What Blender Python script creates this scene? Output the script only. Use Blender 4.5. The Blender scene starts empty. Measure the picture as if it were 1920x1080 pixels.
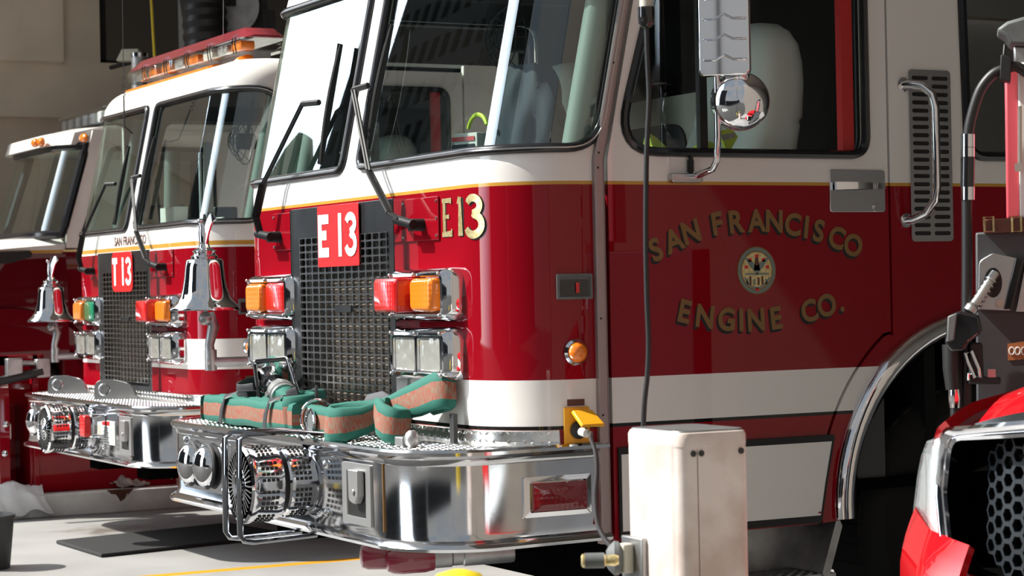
import bpy, bmesh, math, random
import numpy as np
from mathutils import Vector, Matrix
PI = math.pi; rnd = random.Random(7)
SC = bpy.context.scene; COL = SC.collection

# ------------------------------------------------------------------ camera
# calibrated from the two vanishing points of the nearest engine (image taken as 1920x1080)
CX, CY = 960.0, 540.0
VL = (-1175.0, 588.0); VR = (8470.0, 390.0)
FP = math.sqrt(-((VL[0]-CX)*(VR[0]-CX)+(VL[1]-CY)*(VR[1]-CY)))
def _rc(u, v): return Vector(((u-CX)/FP, (v-CY)/FP, 1.0))
_X = -_rc(*VL).normalized(); _Y = _rc(*VR); _Y = (_Y-_X*_X.dot(_Y)).normalized(); _Z = _X.cross(_Y)
RW = Matrix((_X, _Y, _Z))
CAM = Vector((6.126, -3.241, 1.40))
def ray(u, v): return RW @ _rc(u, v)
def onX(u, v, x=0.0): d = ray(u, v); return CAM+d*((x-CAM.x)/d.x)
def onY(u, v, y=0.0): d = ray(u, v); return CAM+d*((y-CAM.y)/d.y)
def onZ(u, v, z=0.0): d = ray(u, v); return CAM+d*((z-CAM.z)/d.z)
def atD(u, v, D): return CAM+ray(u, v)*D
cam = bpy.data.objects.new('camera', bpy.data.cameras.new('camera')); COL.objects.link(cam)
r_, u_, b_ = RW @ Vector((1, 0, 0)), RW @ Vector((0, -1, 0)), RW @ Vector((0, 0, -1))
cam.matrix_world = Matrix(((r_.x, u_.x, b_.x, CAM.x), (r_.y, u_.y, b_.y, CAM.y), (r_.z, u_.z, b_.z, CAM.z), (0, 0, 0, 1)))
cam.data.sensor_width = 36; cam.data.lens = FP/1920*36; cam.data.clip_end = 500; cam.data.clip_start = 0.05
cam.data.dof.use_dof = True; cam.data.dof.focus_distance = 8.0; cam.data.dof.aperture_fstop = 7.0
SC.camera = cam
RIGHT = Vector((r_.x, r_.y, 0)).normalized(); TOCAM = Vector((b_.x, b_.y, 0)).normalized()

# ------------------------------------------------------------------ world, sun, exposure
SUN_DIR = Vector((-.5*math.cos(.82), -.87*math.cos(.82), math.sin(.82))).normalized()   # towards the sun
w = bpy.data.worlds.new('sky'); SC.world = w; w.use_nodes = True
nt = w.node_tree; nt.nodes.clear()
def N(nt, t, **k):
    n = nt.nodes.new(t)
    for a, v in k.items(): setattr(n, a, v)
    return n
L = nt.links.new
tc = N(nt, 'ShaderNodeTexCoord'); nrm = N(nt, 'ShaderNodeVectorMath', operation='NORMALIZE'); L(tc.outputs['Generated'], nrm.inputs[0])
dot = N(nt, 'ShaderNodeVectorMath', operation='DOT_PRODUCT'); L(nrm.outputs[0], dot.inputs[0]); dot.inputs[1].default_value = Vector((-.64, -.70, .32)).normalized()   # bright lobe added to the sky so the windscreens mirror white
mr = N(nt, 'ShaderNodeMapRange', interpolation_type='SMOOTHSTEP'); L(dot.outputs['Value'], mr.inputs['Value'])
mr.inputs['From Min'].default_value = .76; mr.inputs['From Max'].default_value = .92; mr.inputs['To Min'].default_value = 0.40; mr.inputs['To Max'].default_value = 8.5
ns = N(nt, 'ShaderNodeTexNoise'); ns.inputs['Scale'].default_value = 3.0; ns.inputs['Detail'].default_value = 5; L(nrm.outputs[0], ns.inputs['Vector'])
cr = N(nt, 'ShaderNodeValToRGB'); cr.color_ramp.elements[0].position = .35; cr.color_ramp.elements[0].color = (.62, .80, 1, 1)
cr.color_ramp.elements[1].position = .6; cr.color_ramp.elements[1].color = (1, .99, .97, 1); L(ns.outputs['Fac'], cr.inputs['Fac'])
bg = N(nt, 'ShaderNodeBackground'); L(cr.outputs['Color'], bg.inputs['Color']); L(mr.outputs['Result'], bg.inputs['Strength'])
wo = N(nt, 'ShaderNodeOutputWorld'); L(bg.outputs[0], wo.inputs['Surface'])
sl = bpy.data.lights.new('sun', 'SUN'); sl.energy = 8.5; sl.angle = math.radians(.7); sl.color = (1, .95, .86)
sun = bpy.data.objects.new('sun', sl); COL.objects.link(sun)
sun.rotation_euler = SUN_DIR.to_track_quat('Z', 'Y').to_euler(); sun.location = (-6, -12, 14)
SC.view_settings.view_transform = 'Standard'; SC.view_settings.look = 'None'; SC.view_settings.gamma = 1
SC.view_settings.exposure = 0.0; SC.view_settings.use_curve_mapping = False

# ------------------------------------------------------------------ materials
M = {}
def mat(name, col, rough=.5, metal=0.0, coat=0.0, spec=.5, noise=0.0, nscale=20.0, bump=0.0, bscale=40.0, col2=None):
    m = bpy.data.materials.new(name); m.use_nodes = True; t = m.node_tree; p = t.nodes['Principled BSDF']
    p.inputs['Base Color'].default_value = (*col, 1); p.inputs['Roughness'].default_value = rough; p.inputs['Metallic'].default_value = metal
    p.inputs['Coat Weight'].default_value = coat; p.inputs['Coat Roughness'].default_value = .03; p.inputs['Specular IOR Level'].default_value = spec
    if noise or bump:
        c = N(t, 'ShaderNodeTexCoord')
    if noise:
        n = N(t, 'ShaderNodeTexNoise'); n.inputs['Scale'].default_value = nscale; n.inputs['Detail'].default_value = 6; t.links.new(c.outputs['Object'], n.inputs['Vector'])
        r = N(t, 'ShaderNodeValToRGB'); c2 = col2 or tuple(x*(1-noise) for x in col)
        r.color_ramp.elements[0].color = (*c2, 1); r.color_ramp.elements[0].position = .35
        r.color_ramp.elements[1].color = (*col, 1); r.color_ramp.elements[1].position = .62
        t.links.new(n.outputs['Fac'], r.inputs['Fac']); t.links.new(r.outputs['Color'], p.inputs['Base Color'])
    if bump:
        n = N(t, 'ShaderNodeTexNoise'); n.inputs['Scale'].default_value = bscale; n.inputs['Detail'].default_value = 4; t.links.new(c.outputs['Object'], n.inputs['Vector'])
        b = N(t, 'ShaderNodeBump'); b.inputs['Strength'].default_value = bump; b.inputs['Distance'].default_value = .01
        t.links.new(n.outputs['Fac'], b.inputs['Height']); t.links.new(b.outputs['Normal'], p.inputs['Normal'])
    M[name] = m; return m
RED = (.22, .003, .009); WHITE = (.74, .72, .69); GOLD = (.50, .27, .05)
def bands(name, stops, coat=.75):
    """car paint whose livery changes with height: stops = [(z from, colour)...]"""
    m = mat(name, RED, rough=.45, coat=coat, spec=.0); t = m.node_tree; p = t.nodes['Principled BSDF']
    p.inputs['Coat Roughness'].default_value = .02
    c = N(t, 'ShaderNodeTexCoord'); s = N(t, 'ShaderNodeSeparateXYZ'); t.links.new(c.outputs['Object'], s.inputs[0])
    d = N(t, 'ShaderNodeMath', operation='DIVIDE'); d.inputs[1].default_value = 3.0; t.links.new(s.outputs['Z'], d.inputs[0])
    r = N(t, 'ShaderNodeValToRGB'); r.color_ramp.interpolation = 'CONSTANT'; e = r.color_ramp.elements
    e[0].position = 0; e[0].color = (*stops[0][1], 1); e[1].position = stops[1][0]/3; e[1].color = (*stops[1][1], 1)
    for z, cc in stops[2:]:
        k = e.new(z/3); k.color = (*cc, 1)
    t.links.new(d.outputs[0], r.inputs['Fac']); t.links.new(r.outputs['Color'], p.inputs['Base Color'])
    return m
BLK = (.01, .01, .01)
def livery(name, dz, b0, b1):
    g = 1.754+dz
    return bands(name, [(0, RED), (b0-.003, BLK), (b0, WHITE), (b1, BLK), (b1+.004, RED), (g-.025, WHITE), (g-.021, RED), (g-.017, BLK), (g-.0155, GOLD), (g, BLK), (g+.0015, WHITE)])
livery('paint_engine', 0, .939, 1.097); livery('paint_truck', -.065, 1.007, 1.166)
mat('red_paint', RED, .4, coat=.75, spec=0); mat('dark_red_paint', (.10, .004, .008), .4, coat=.75, spec=0); mat('white_paint', WHITE, .4, coat=.6, spec=0)
mat('car_red', (.42, .006, .010), .4, coat=.8, spec=0)
mat('chrome', (.78, .78, .80), .06, 1); mat('chrome_worn', (.66, .66, .67), .10, 1, noise=.12, nscale=9, bump=.01, bscale=300)
mat('steel', (.55, .55, .55), .28, 1); mat('steel_dull', (.42, .42, .42), .45, 1, noise=.25, nscale=12); mat('tread', (.80, .79, .77), .24, 1, noise=.12, nscale=30)
mat('dark_polish', (.055, .058, .062), .22, .6, noise=.35, nscale=7); mat('grille_steel', (.46, .45, .44), .24, 1)
mat('rubber', (.012, .012, .013), .45); mat('black', (.008, .008, .008), .55); mat('wiper_black', (.010, .010, .011), .5, spec=.2); mat('void', (.003, .003, .003), .9, spec=0); mat('tyre', (.010, .010, .010), .7, spec=.15); mat('alloy', (.42, .42, .42), .40, .75); mat('lamp_white', (.74, .77, .80), .35); mat('honeycomb_grey', (.022, .027, .032), .4); mat('leaf_dark', (.02, .03, .015), .9); mat('black_gloss', (.010, .010, .011), .12, coat=.5)
mat('plastic_dark', (.03, .032, .034), .5); mat('plastic_grey', (.12, .13, .13), .55, noise=.2)
mat('radiator', (.22, .19, .155), .6, .3, noise=.5, nscale=25); mat('gasket', (.012, .012, .014), .18)
mat('plate_red', (.60, .012, .014), .35, coat=.3); mat('plate_white', (.82, .82, .80), .4)
mat('gold_leaf', (.62, .48, .20), .34, .75, noise=.5, nscale=60, col2=(.85, .74, .42)); mat('gold_paint', (.20, .105, .03), .4)
mat('trim_grey', (.36, .29, .28), .38, .35); mat('yellow', (.78, .36, .01), .45); mat('bollard_yellow', (.78, .58, .02), .45, noise=.15)
mat('box_paint', (.88, .79, .74), .55, noise=.16, nscale=6, col2=(.62, .50, .44), bump=.05, bscale=120); mat('concrete', (.80, .79, .77), .8, noise=.35, nscale=4, bump=.1, bscale=60)
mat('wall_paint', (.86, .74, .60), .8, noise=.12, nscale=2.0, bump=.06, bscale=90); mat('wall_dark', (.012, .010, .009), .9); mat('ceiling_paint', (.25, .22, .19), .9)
mat('facade', (.05, .052, .058), .6, noise=.3, nscale=.6); mat('asphalt', (.04, .04, .04), .9, noise=.3, nscale=3)
mat('cloth_white', (.78, .78, .80), .9, bump=.2, bscale=30); mat('cloth_dirty', (.42, .38, .36), .95, noise=.5, nscale=18)
mat('mat_black', (.012, .012, .013), .85, bump=.2, bscale=200); mat('vinyl', (.80, .84, .80), .42, bump=.03, bscale=200); mat('cream', (.52, .50, .42), .5)
mat('interior_green', (.16, .21, .19), .5); mat('interior_dark', (.007, .008, .008), .8, spec=.1); mat('steel_dark', (.24, .25, .27), .12, 1); mat('navy', (.02, .026, .04), .8); mat('lime', (.55, .70, .05), .6)
mat('tread_bright', (.85, .85, .85), .2, 1); mat('strap', (.03, .03, .034), .5); mat('brown', (.10, .035, .02), .5); mat('paper', (.80, .82, .80), .7); mat('helmet_yellow', (.55, .42, .03), .35)
mat('nozzle_metal', (.45, .45, .44), .35, .9); mat('orange_sticker', (.40, .14, .05), .5); mat('pump_grey', (.05, .052, .057), .5); mat('pump_pink', (.70, .10, .13), .4)
def hosemat():
    m = mat('hose_fabric', (.03, .26, .20), .8, bump=.15, bscale=260); t = m.node_tree; p = t.nodes['Principled BSDF']
    u = N(t, 'ShaderNodeUVMap'); s = N(t, 'ShaderNodeSeparateXYZ'); t.links.new(u.outputs[0], s.inputs[0])
    r = N(t, 'ShaderNodeValToRGB'); r.color_ramp.interpolation = 'CONSTANT'; e = r.color_ramp.elements
    e[0].color = (.010, .118, .088, 1); e[1].position = .34; e[1].color = (1, 1, 1, 1); k = e.new(.64); k.color = (.010, .118, .088, 1)
    t.links.new(s.outputs['Y'], r.inputs['Fac'])
    n = N(t, 'ShaderNodeTexNoise'); n.inputs['Scale'].default_value = 1; n.inputs['Detail'].default_value = 3
    mp = N(t, 'ShaderNodeMapping'); mp.inputs['Scale'].default_value = (230, 7, 1); t.links.new(u.outputs[0], mp.inputs['Vector']); t.links.new(mp.outputs[0], n.inputs['Vector'])
    r2 = N(t, 'ShaderNodeValToRGB'); r2.color_ramp.elements[0].position = .42; r2.color_ramp.elements[0].color = (.27, .055, .032, 1)
    r2.color_ramp.elements[1].position = .58; r2.color_ramp.elements[1].color = (.19, .14, .095, 1); t.links.new(n.outputs['Fac'], r2.inputs['Fac'])
    lt = N(t, 'ShaderNodeMath', operation='GREATER_THAN'); lt.inputs[1].default_value = .5
    sr = N(t, 'ShaderNodeSeparateColor'); t.links.new(r.outputs['Color'], sr.inputs[0]); t.links.new(sr.outputs[0], lt.inputs[0])
    mx = N(t, 'ShaderNodeMix', data_type='RGBA'); t.links.new(lt.outputs[0], mx.inputs['Factor']); t.links.new(r.outputs['Color'], mx.inputs[6]); t.links.new(r2.outputs['Color'], mx.inputs[7])
    t.links.new(mx.outputs[2], p.inputs['Base Color'])
hosemat()
def glassmat(name, tint, f0=.14, pw=4.0, rough=0.0):
    m = bpy.data.materials.new(name); m.use_nodes = True; t = m.node_tree; t.nodes.clear()
    lw = N(t, 'ShaderNodeLayerWeight'); lw.inputs['Blend'].default_value = .5
    pwn = N(t, 'ShaderNodeMath', operation='POWER'); pwn.inputs[1].default_value = pw; t.links.new(lw.outputs['Facing'], pwn.inputs[0])
    mr = N(t, 'ShaderNodeMapRange'); mr.inputs['To Min'].default_value = f0; mr.inputs['To Max'].default_value = 1; t.links.new(pwn.outputs[0], mr.inputs['Value'])
    tr = N(t, 'ShaderNodeBsdfTransparent'); tr.inputs['Color'].default_value = (*tint, 1)
    gl = N(t, 'ShaderNodeBsdfGlossy'); gl.inputs['Roughness'].default_value = rough; gl.inputs['Color'].default_value = (.93, .98, .97, 1)
    mx = N(t, 'ShaderNodeMixShader'); t.links.new(mr.outputs[0], mx.inputs[0]); t.links.new(tr.outputs[0], mx.inputs[1]); t.links.new(gl.outputs[0], mx.inputs[2])
    o = N(t, 'ShaderNodeOutputMaterial'); t.links.new(mx.outputs[0], o.inputs['Surface']); M[name] = m
glassmat('glass', (.80, .90, .86)); glassmat('glass_dark', (.88, .92, .90), .05); glassmat('clear_lens', (.93, .94, .94), .06)
def lens(name, col):
    m = mat(name, col, .18, coat=.8); t = m.node_tree; p = t.nodes['Principled BSDF']
    p.inputs['Subsurface Weight'].default_value = .0
    c = N(t, 'ShaderNodeTexCoord'); v = N(t, 'ShaderNodeTexVoronoi'); v.inputs['Scale'].default_value = 55; v.inputs['Randomness'].default_value = 0; t.links.new(c.outputs['Object'], v.inputs['Vector'])
    b = N(t, 'ShaderNodeBump'); b.inputs['Strength'].default_value = .4; b.inputs['Distance'].default_value = .004; t.links.new(v.outputs['Distance'], b.inputs['Height']); t.links.new(b.outputs[0], p.inputs['Normal'])
lens('lens_red', (.55, .012, .012)); lens('lens_amber', (.80, .20, .012)); lens('lens_green', (.01, .20, .10)); lens('lens_dark_red', (.16, .006, .01)); lens('lens_pink', (.24, .022, .035)); mat('cap_red', (.20, .012, .03), .22, coat=.6)
def headlampmat():
    m = mat('headlamp', (.60, .60, .55), .14, .6, coat=1); t = m.node_tree; p = t.nodes['Principled BSDF']
    c = N(t, 'ShaderNodeTexCoord'); n = N(t, 'ShaderNodeTexNoise'); n.inputs['Scale'].default_value = 13; n.inputs['Detail'].default_value = 1; t.links.new(c.outputs['Object'], n.inputs['Vector'])
    b = N(t, 'ShaderNodeBump'); b.inputs['Strength'].default_value = .5; b.inputs['Distance'].default_value = .03; t.links.new(n.outputs['Fac'], b.inputs['Height']); t.links.new(b.outputs[0], p.inputs['Normal'])
headlampmat()
def floormat():
    m = mat('floor_paint', (.36, .36, .355), .42, noise=.22, nscale=1.3, bump=.03, bscale=80); t = m.node_tree; p = t.nodes['Principled BSDF']
    src = p.inputs['Base Color'].links[0].from_socket
    c = N(t, 'ShaderNodeTexCoord'); s = N(t, 'ShaderNodeSeparateXYZ'); t.links.new(c.outputs['Object'], s.inputs[0])
    a = N(t, 'ShaderNodeMath', operation='ADD'); a.inputs[1].default_value = 4.22; t.links.new(s.outputs['X'], a.inputs[0])
    ab = N(t, 'ShaderNodeMath', operation='ABSOLUTE'); t.links.new(a.outputs[0], ab.inputs[0])
    lt = N(t, 'ShaderNodeMath', operation='LESS_THAN'); lt.inputs[1].default_value = .05; t.links.new(ab.outputs[0], lt.inputs[0])
    mx = N(t, 'ShaderNodeMix', data_type='RGBA'); t.links.new(lt.outputs[0], mx.inputs['Factor']); t.links.new(src, mx.inputs[6]); mx.inputs[7].default_value = (.62, .30, .02, 1)
    # oily stain beside the mat
    d = N(t, 'ShaderNodeVectorMath', operation='DISTANCE'); d.inputs[1].default_value = (-6.45, .72, 0); sc = N(t, 'ShaderNodeVectorMath', operation='MULTIPLY'); sc.inputs[1].default_value = (1, 1, 1)
    t.links.new(c.outputs['Object'], d.inputs[0])
    n = N(t, 'ShaderNodeTexNoise'); n.inputs['Scale'].default_value = 6; n.inputs['Detail'].default_value = 6; t.links.new(c.outputs['Object'], n.inputs['Vector'])
    ad = N(t, 'ShaderNodeMath', operation='MULTIPLY_ADD'); ad.inputs[1].default_value = .9; t.links.new(n.outputs['Fac'], ad.inputs[0]); t.links.new(d.outputs['Value'], ad.inputs[2])
    rr = N(t, 'ShaderNodeMapRange'); rr.inputs['From Min'].default_value = .50; rr.inputs['From Max'].default_value = .80; rr.inputs['To Min'].default_value = .75; rr.inputs['To Max'].default_value = 0; t.links.new(ad.outputs[0], rr.inputs['Value'])
    m2 = N(t, 'ShaderNodeMix', data_type='RGBA'); t.links.new(rr.outputs[0], m2.inputs['Factor']); t.links.new(mx.outputs[2], m2.inputs[6]); m2.inputs[7].default_value = (.10, .08, .06, 1)
    t.links.new(m2.outputs[2], p.inputs['Base Color'])
floormat()

# ------------------------------------------------------------------ mesh helpers
class MB:
    """collects shapes into ONE mesh; fn maps authored points to world"""
    def __init__(s, fn=None): s.v = []; s.f = []; s.m = []; s.uv = {}; s.fn = fn
    def add(s, vs, fs, mi=0, raw=False):
        o = len(s.v)
        s.v += [tuple(p) if (raw or s.fn is None) else tuple(s.fn(p)) for p in vs]
        for f in fs: s.f.append(tuple(i+o for i in f)); s.m.append(mi)
    def box(s, x0, x1, y0, y1, z0, z1, mi=0):
        s.add([(x, y, z) for z in (z0, z1) for y in (y0, y1) for x in (x0, x1)], [(0, 2, 3, 1), (4, 5, 7, 6), (0, 1, 5, 4), (1, 3, 7, 5), (3, 2, 6, 7), (2, 0, 4, 6)], mi)
    def obox(s, c, ax, ay, az, mi=0):
        c, ax, ay, az = Vector(c), Vector(ax), Vector(ay), Vector(az)
        s.add([c+ax*i+ay*j+az*k for k in (-1, 1) for j in (-1, 1) for i in (-1, 1)], [(0, 2, 3, 1), (4, 5, 7, 6), (0, 1, 5, 4), (1, 3, 7, 5), (3, 2, 6, 7), (2, 0, 4, 6)], mi)
    def loft(s, loops, closed=True, cap0=True, cap1=True, mi=0):
        n = len(loops[0]); vs = [p for l in loops for p in l]; fs = []
        for i in range(len(loops)-1):
            for j in range(n if closed else n-1):
                k = (j+1) % n; fs.append((i*n+j, i*n+k, (i+1)*n+k, (i+1)*n+j))
        if cap0: fs.append(tuple(range(n))[::-1])
        if cap1: fs.append(tuple((len(loops)-1)*n+j for j in range(n)))
        s.add(vs, fs, mi)
    def tube(s, pts, r, n=8, closed=False, mi=0, ry=None, up=None):
        P = [Vector(p) for p in pts]; L_ = []; prev = None
        for i, p in enumerate(P):
            a = P[i-1] if (i > 0 or closed) else p; b = P[(i+1) % len(P)] if (i < len(P)-1 or closed) else p
            t = (b-a).normalized()
            if up is not None: n1 = Vector(up)-t*t.dot(Vector(up))
            elif prev is None: n1 = t.orthogonal()
            else: n1 = prev-t*t.dot(prev)
            n1.normalize(); prev = n1; n2 = t.cross(n1)
            rr = r[i] if isinstance(r, (list, tuple)) else r; r2 = rr if ry is None else ry
            L_.append([p+n1*(rr*math.cos(2*PI*k/n))+n2*(r2*math.sin(2*PI*k/n)) for k in range(n)])
        if closed: L_.append(L_[0])
        s.loft(L_, True, not closed, not closed, mi)
    def lathe(s, prof, o, ax, n=24, mi=0, caps=True):
        o, ax = Vector(o), Vector(ax).normalized(); a = ax.orthogonal().normalized(); b = ax.cross(a)
        s.loft([[o+ax*h+(a*math.cos(2*PI*k/n)+b*math.sin(2*PI*k/n))*r for k in range(n)] for r, h in prof], True, caps, caps, mi)
    def cyl(s, p0, p1, r0, r1=None, n=20, mi=0):
        p0, p1 = Vector(p0), Vector(p1); s.lathe([(r0, 0), (r0 if r1 is None else r1, (p1-p0).length)], p0, p1-p0, n, mi)
    def sph(s, c, r, n=12, mi=0, sc=(1, 1, 1)):
        c = Vector(c); L_ = []
        for i in range(1, n):
            a = PI*i/n
            L_.append([c+Vector((r*math.sin(a)*math.cos(2*PI*k/(2*n))*sc[0], r*math.sin(a)*math.sin(2*PI*k/(2*n))*sc[1], r*math.cos(a)*sc[2])) for k in range(2*n)])
        s.loft(L_, True, True, True, mi)
    def prism(s, poly, fmap, d0, d1, mi=0):
        """poly in 2-D, fmap(u, v, depth) -> point"""
        s.loft([[fmap(u, v, d0) for u, v in poly], [fmap(u, v, d1) for u, v in poly]], True, True, True, mi)
    def sweep(s, path, prof, mi=0, closed=False, cap=True):
        """path: list of (point, outward normal) ; prof: list of (outward, up)"""
        L_ = [[Vector(p)+Vector(nn)*a+Vector((0, 0, b)) for a, b in prof] for p, nn in path]
        if closed: L_.append(L_[0])
        s.loft(L_, True, cap and not closed, cap and not closed, mi)
    def build(s, name, mats, parent=None, angle=35, bevel=0.0, solid=0.0, weld=False):
        me = bpy.data.meshes.new(name)
        base = Vector((0, 0, 0)); q = parent
        while q is not None:
            base += q.location; q = q.parent
        V = [(p[0]-base.x, p[1]-base.y, p[2]-base.z) for p in s.v]
        me.from_pydata(V, [], s.f)
        if isinstance(mats, str): mats = [mats]
        for k in mats: me.materials.append(M[k])
        me.polygons.foreach_set('material_index', s.m)
        if s.uv:
            l = me.uv_layers.new(name='UVMap')
            for pl in me.polygons:
                for li in pl.loop_indices: l.data[li].uv = s.uv.get(me.loops[li].vertex_index, (0, 0))
        bm = bmesh.new(); bm.from_mesh(me)
        if solid: bmesh.ops.dissolve_degenerate(bm, dist=.0008, edges=bm.edges)
        if weld: bmesh.ops.remove_doubles(bm, verts=bm.verts, dist=.0004)
        bmesh.ops.recalc_face_normals(bm, faces=bm.faces); bm.to_mesh(me); bm.free()
        me.polygons.foreach_set('use_smooth', [True]*len(me.polygons)); me.set_sharp_from_angle(angle=math.radians(angle))
        o = bpy.data.objects.new(name, me); COL.objects.link(o)
        if parent is not None: o.parent = parent
        if solid:
            md = o.modifiers.new('thickness', 'SOLIDIFY'); md.thickness = abs(solid); md.offset = -1 if solid > 0 else 1
            es = o.modifiers.new('edges', 'EDGE_SPLIT'); es.split_angle = math.radians(max(angle, 40))
        if bevel:
            md = o.modifiers.new('bevel', 'BEVEL'); md.width = bevel; md.segments = 2; md.limit_method = 'ANGLE'; md.angle_limit = math.radians(40)
        return o
def thing(name, label, cat, loc=(0, 0, 0), group=None):
    o = bpy.data.objects.new(name, None); COL.objects.link(o); o.location = loc; o.empty_display_size = .2
    o['label'] = label; o['category'] = cat
    if group: o['group'] = group
    return o
def tag(o, label, cat, group=None):
    o['label'] = label; o['category'] = cat
    if group: o['group'] = group
    return o
def structure(o): o['kind'] = 'structure'; return o
def rr(cx, cz, w, h, r, n=4):
    """rounded rectangle outline"""
    P = []; r = min(r, w/2, h/2)
    for qx, qz, a0 in ((1, 1, 0), (-1, 1, 90), (-1, -1, 180), (1, -1, 270)):
        for k in range(n+1):
            a = math.radians(a0+90*k/n); P.append((cx+qx*(w/2-r)+r*math.cos(a), cz+qz*(h/2-r)+r*math.sin(a)))
    return P
def fillet(poly, rads, n=6):
    P = []; m = len(poly)
    for i in range(m):
        p = Vector(poly[i]); a = Vector(poly[i-1])-p; b = Vector(poly[(i+1) % m])-p; r = rads[i] if isinstance(rads, (list, tuple)) else rads
        if r <= 0: P.append(tuple(p)); continue
        an = a.angle(b); d = min(r/math.tan(an/2), a.length*.49, b.length*.49)
        p0 = p+a.normalized()*d; p1 = p+b.normalized()*d
        for k in range(n+1):
            t = k/n; q = p0*(1-t)**2+p*2*t*(1-t)+p1*t*t; P.append((q.x, q.y))
    return P
def densify(poly, step):
    P = []
    for i in range(len(poly)):
        a = Vector(poly[i]); b = Vector(poly[(i+1) % len(poly)]); n = max(1, int((b-a).length/step))
        P += [tuple(a+(b-a)*(k/n)) for k in range(n)]
    return P
def inside(pts, poly):
    x, y = pts[:, 0], pts[:, 1]; r = np.zeros(len(pts), bool); n = len(poly)
    for i in range(n):
        x0, y0 = poly[i]; x1, y1 = poly[(i+1) % n]
        if y0 == y1: continue
        c = ((y0 > y) != (y1 > y)) & (x < (x1-x0)*(y-y0)/(y1-y0)+x0); r ^= c
    return r
def snap(pts, poly, tol):
    out = pts.copy(); best = np.full(len(pts), tol); n = len(poly)
    for i in range(n):
        a = np.array(poly[i]); d = np.array(poly[(i+1) % n])-a; L2 = (d*d).sum()
        if L2 < 1e-12: continue
        t = np.clip(((pts-a)@d)/L2, 0, 1); q = a+t[:, None]*d; e = np.sqrt(((pts-q)**2).sum(1)); k = e < best; out[k] = q[k]; best[k] = e[k]
    return out
def sheet(mb, fmap, u0, u1, v0, v1, du, dv, outer=None, holes=(), mi=0):
    """curved panel: grid in (u, v), trimmed to an outline and cut by holes, mapped to 3-D by fmap"""
    nu, nv = max(1, round((u1-u0)/du)), max(1, round((v1-v0)/dv))
    U, V = np.meshgrid(np.linspace(u0, u1, nu+1), np.linspace(v0, v1, nv+1)); P = np.stack([U.ravel(), V.ravel()], 1)
    cc = np.stack([((U[:-1, :-1]+U[1:, 1:])/2).ravel(), ((V[:-1, :-1]+V[1:, 1:])/2).ravel()], 1)
    keep = np.ones(len(cc), bool); tol = .55*math.hypot(du, dv)
    S_ = P
    if outer is not None: keep &= inside(cc, outer); S_ = snap(S_, outer, tol)
    for h in holes: keep &= ~inside(cc, h); S_ = snap(S_, h, tol)
    idx = {}; vs = []; fs = []
    for c in np.nonzero(keep)[0]:
        j, i = divmod(int(c), nu); q = []
        for k in (j*(nu+1)+i, j*(nu+1)+i+1, (j+1)*(nu+1)+i+1, (j+1)*(nu+1)+i):
            if k not in idx: idx[k] = len(vs); vs.append(fmap(S_[k, 0], S_[k, 1]))
            q.append(idx[k])
        fs.append(tuple(q))
    mb.add(vs, fs, mi)
_txt = {}
def glyphs(s, size=1.0, off=0.0):
    """outline of text as (verts2d, faces)"""
    cu = bpy.data.curves.new('t', 'FONT'); cu.body = s; cu.size = size; cu.align_x = 'CENTER'; cu.resolution_u = 4; cu.offset = off
    o = bpy.data.objects.new('t', cu); COL.objects.link(o); dg = bpy.context.evaluated_depsgraph_get(); dg.update()
    me = bpy.data.meshes.new_from_object(o.evaluated_get(dg)); V = [(v.co.x, v.co.y) for v in me.vertices]; F = [tuple(p.vertices) for p in me.polygons]
    bpy.data.objects.remove(o); bpy.data.curves.remove(cu); bpy.data.meshes.remove(me); return V, F
def write(mb, s, fmap, size, off=0.0, sx=1.0, mi=0):
    V, F = glyphs(s, size, off); mb.add([fmap(x*sx, y) for x, y in V], F, mi)
def stroke(mb, pts, wd, fmap, mi=0, lift=0.0):
    """flat painted stroke of given width along a 2-D polyline"""
    P = [Vector(p) for p in pts]; A = []; B = []
    for i, p in enumerate(P):
        t = (P[min(i+1, len(P)-1)]-P[max(i-1, 0)]).normalized(); n = Vector((-t.y, t.x)); ww = wd[i] if isinstance(wd, (list, tuple)) else wd
        A.append(fmap(*(p+n*ww/2))); B.append(fmap(*(p-n*ww/2)))
    n = len(P); mb.add(A+B, [(i, i+1, n+i+1, n+i) for i in range(n-1)], mi)
def arc2(cx, cy, rx, ry, a0, a1, n=14): return [(cx+rx*math.cos(math.radians(a0+(a1-a0)*k/n)), cy+ry*math.sin(math.radians(a0+(a1-a0)*k/n))) for k in range(n+1)]
def lozenges(mb, fmap, u0, u1, v0, v1, pitch, keep=None, h=.0025, ln=.011, wd=.0035, mi=0):
    """raised diamond-plate bars"""
    nu, nv = int((u1-u0)/pitch), int((v1-v0)/pitch)
    for i in range(nu+1):
        for j in range(nv+1):
            u, v = u0+i*pitch, v0+j*pitch
            if keep and not keep(u, v): continue
            a = PI/4 if (i+j) % 2 else -PI/4; c, s_ = math.cos(a), math.sin(a)
            q = [(-ln, 0), (0, -wd), (ln, 0), (0, wd)]
            vs = [fmap(u+x*c-y*s_, v+x*s_+y*c, 0) for x, y in q]+[fmap(u+x*c*.6-y*s_*.4, v+x*s_*.6+y*c*.4, h) for x, y in q]
            mb.add(vs, [(0, 1, 5, 4), (1, 2, 6, 5), (2, 3, 7, 6), (3, 0, 4, 7), (4, 5, 6, 7)], mi)
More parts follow.
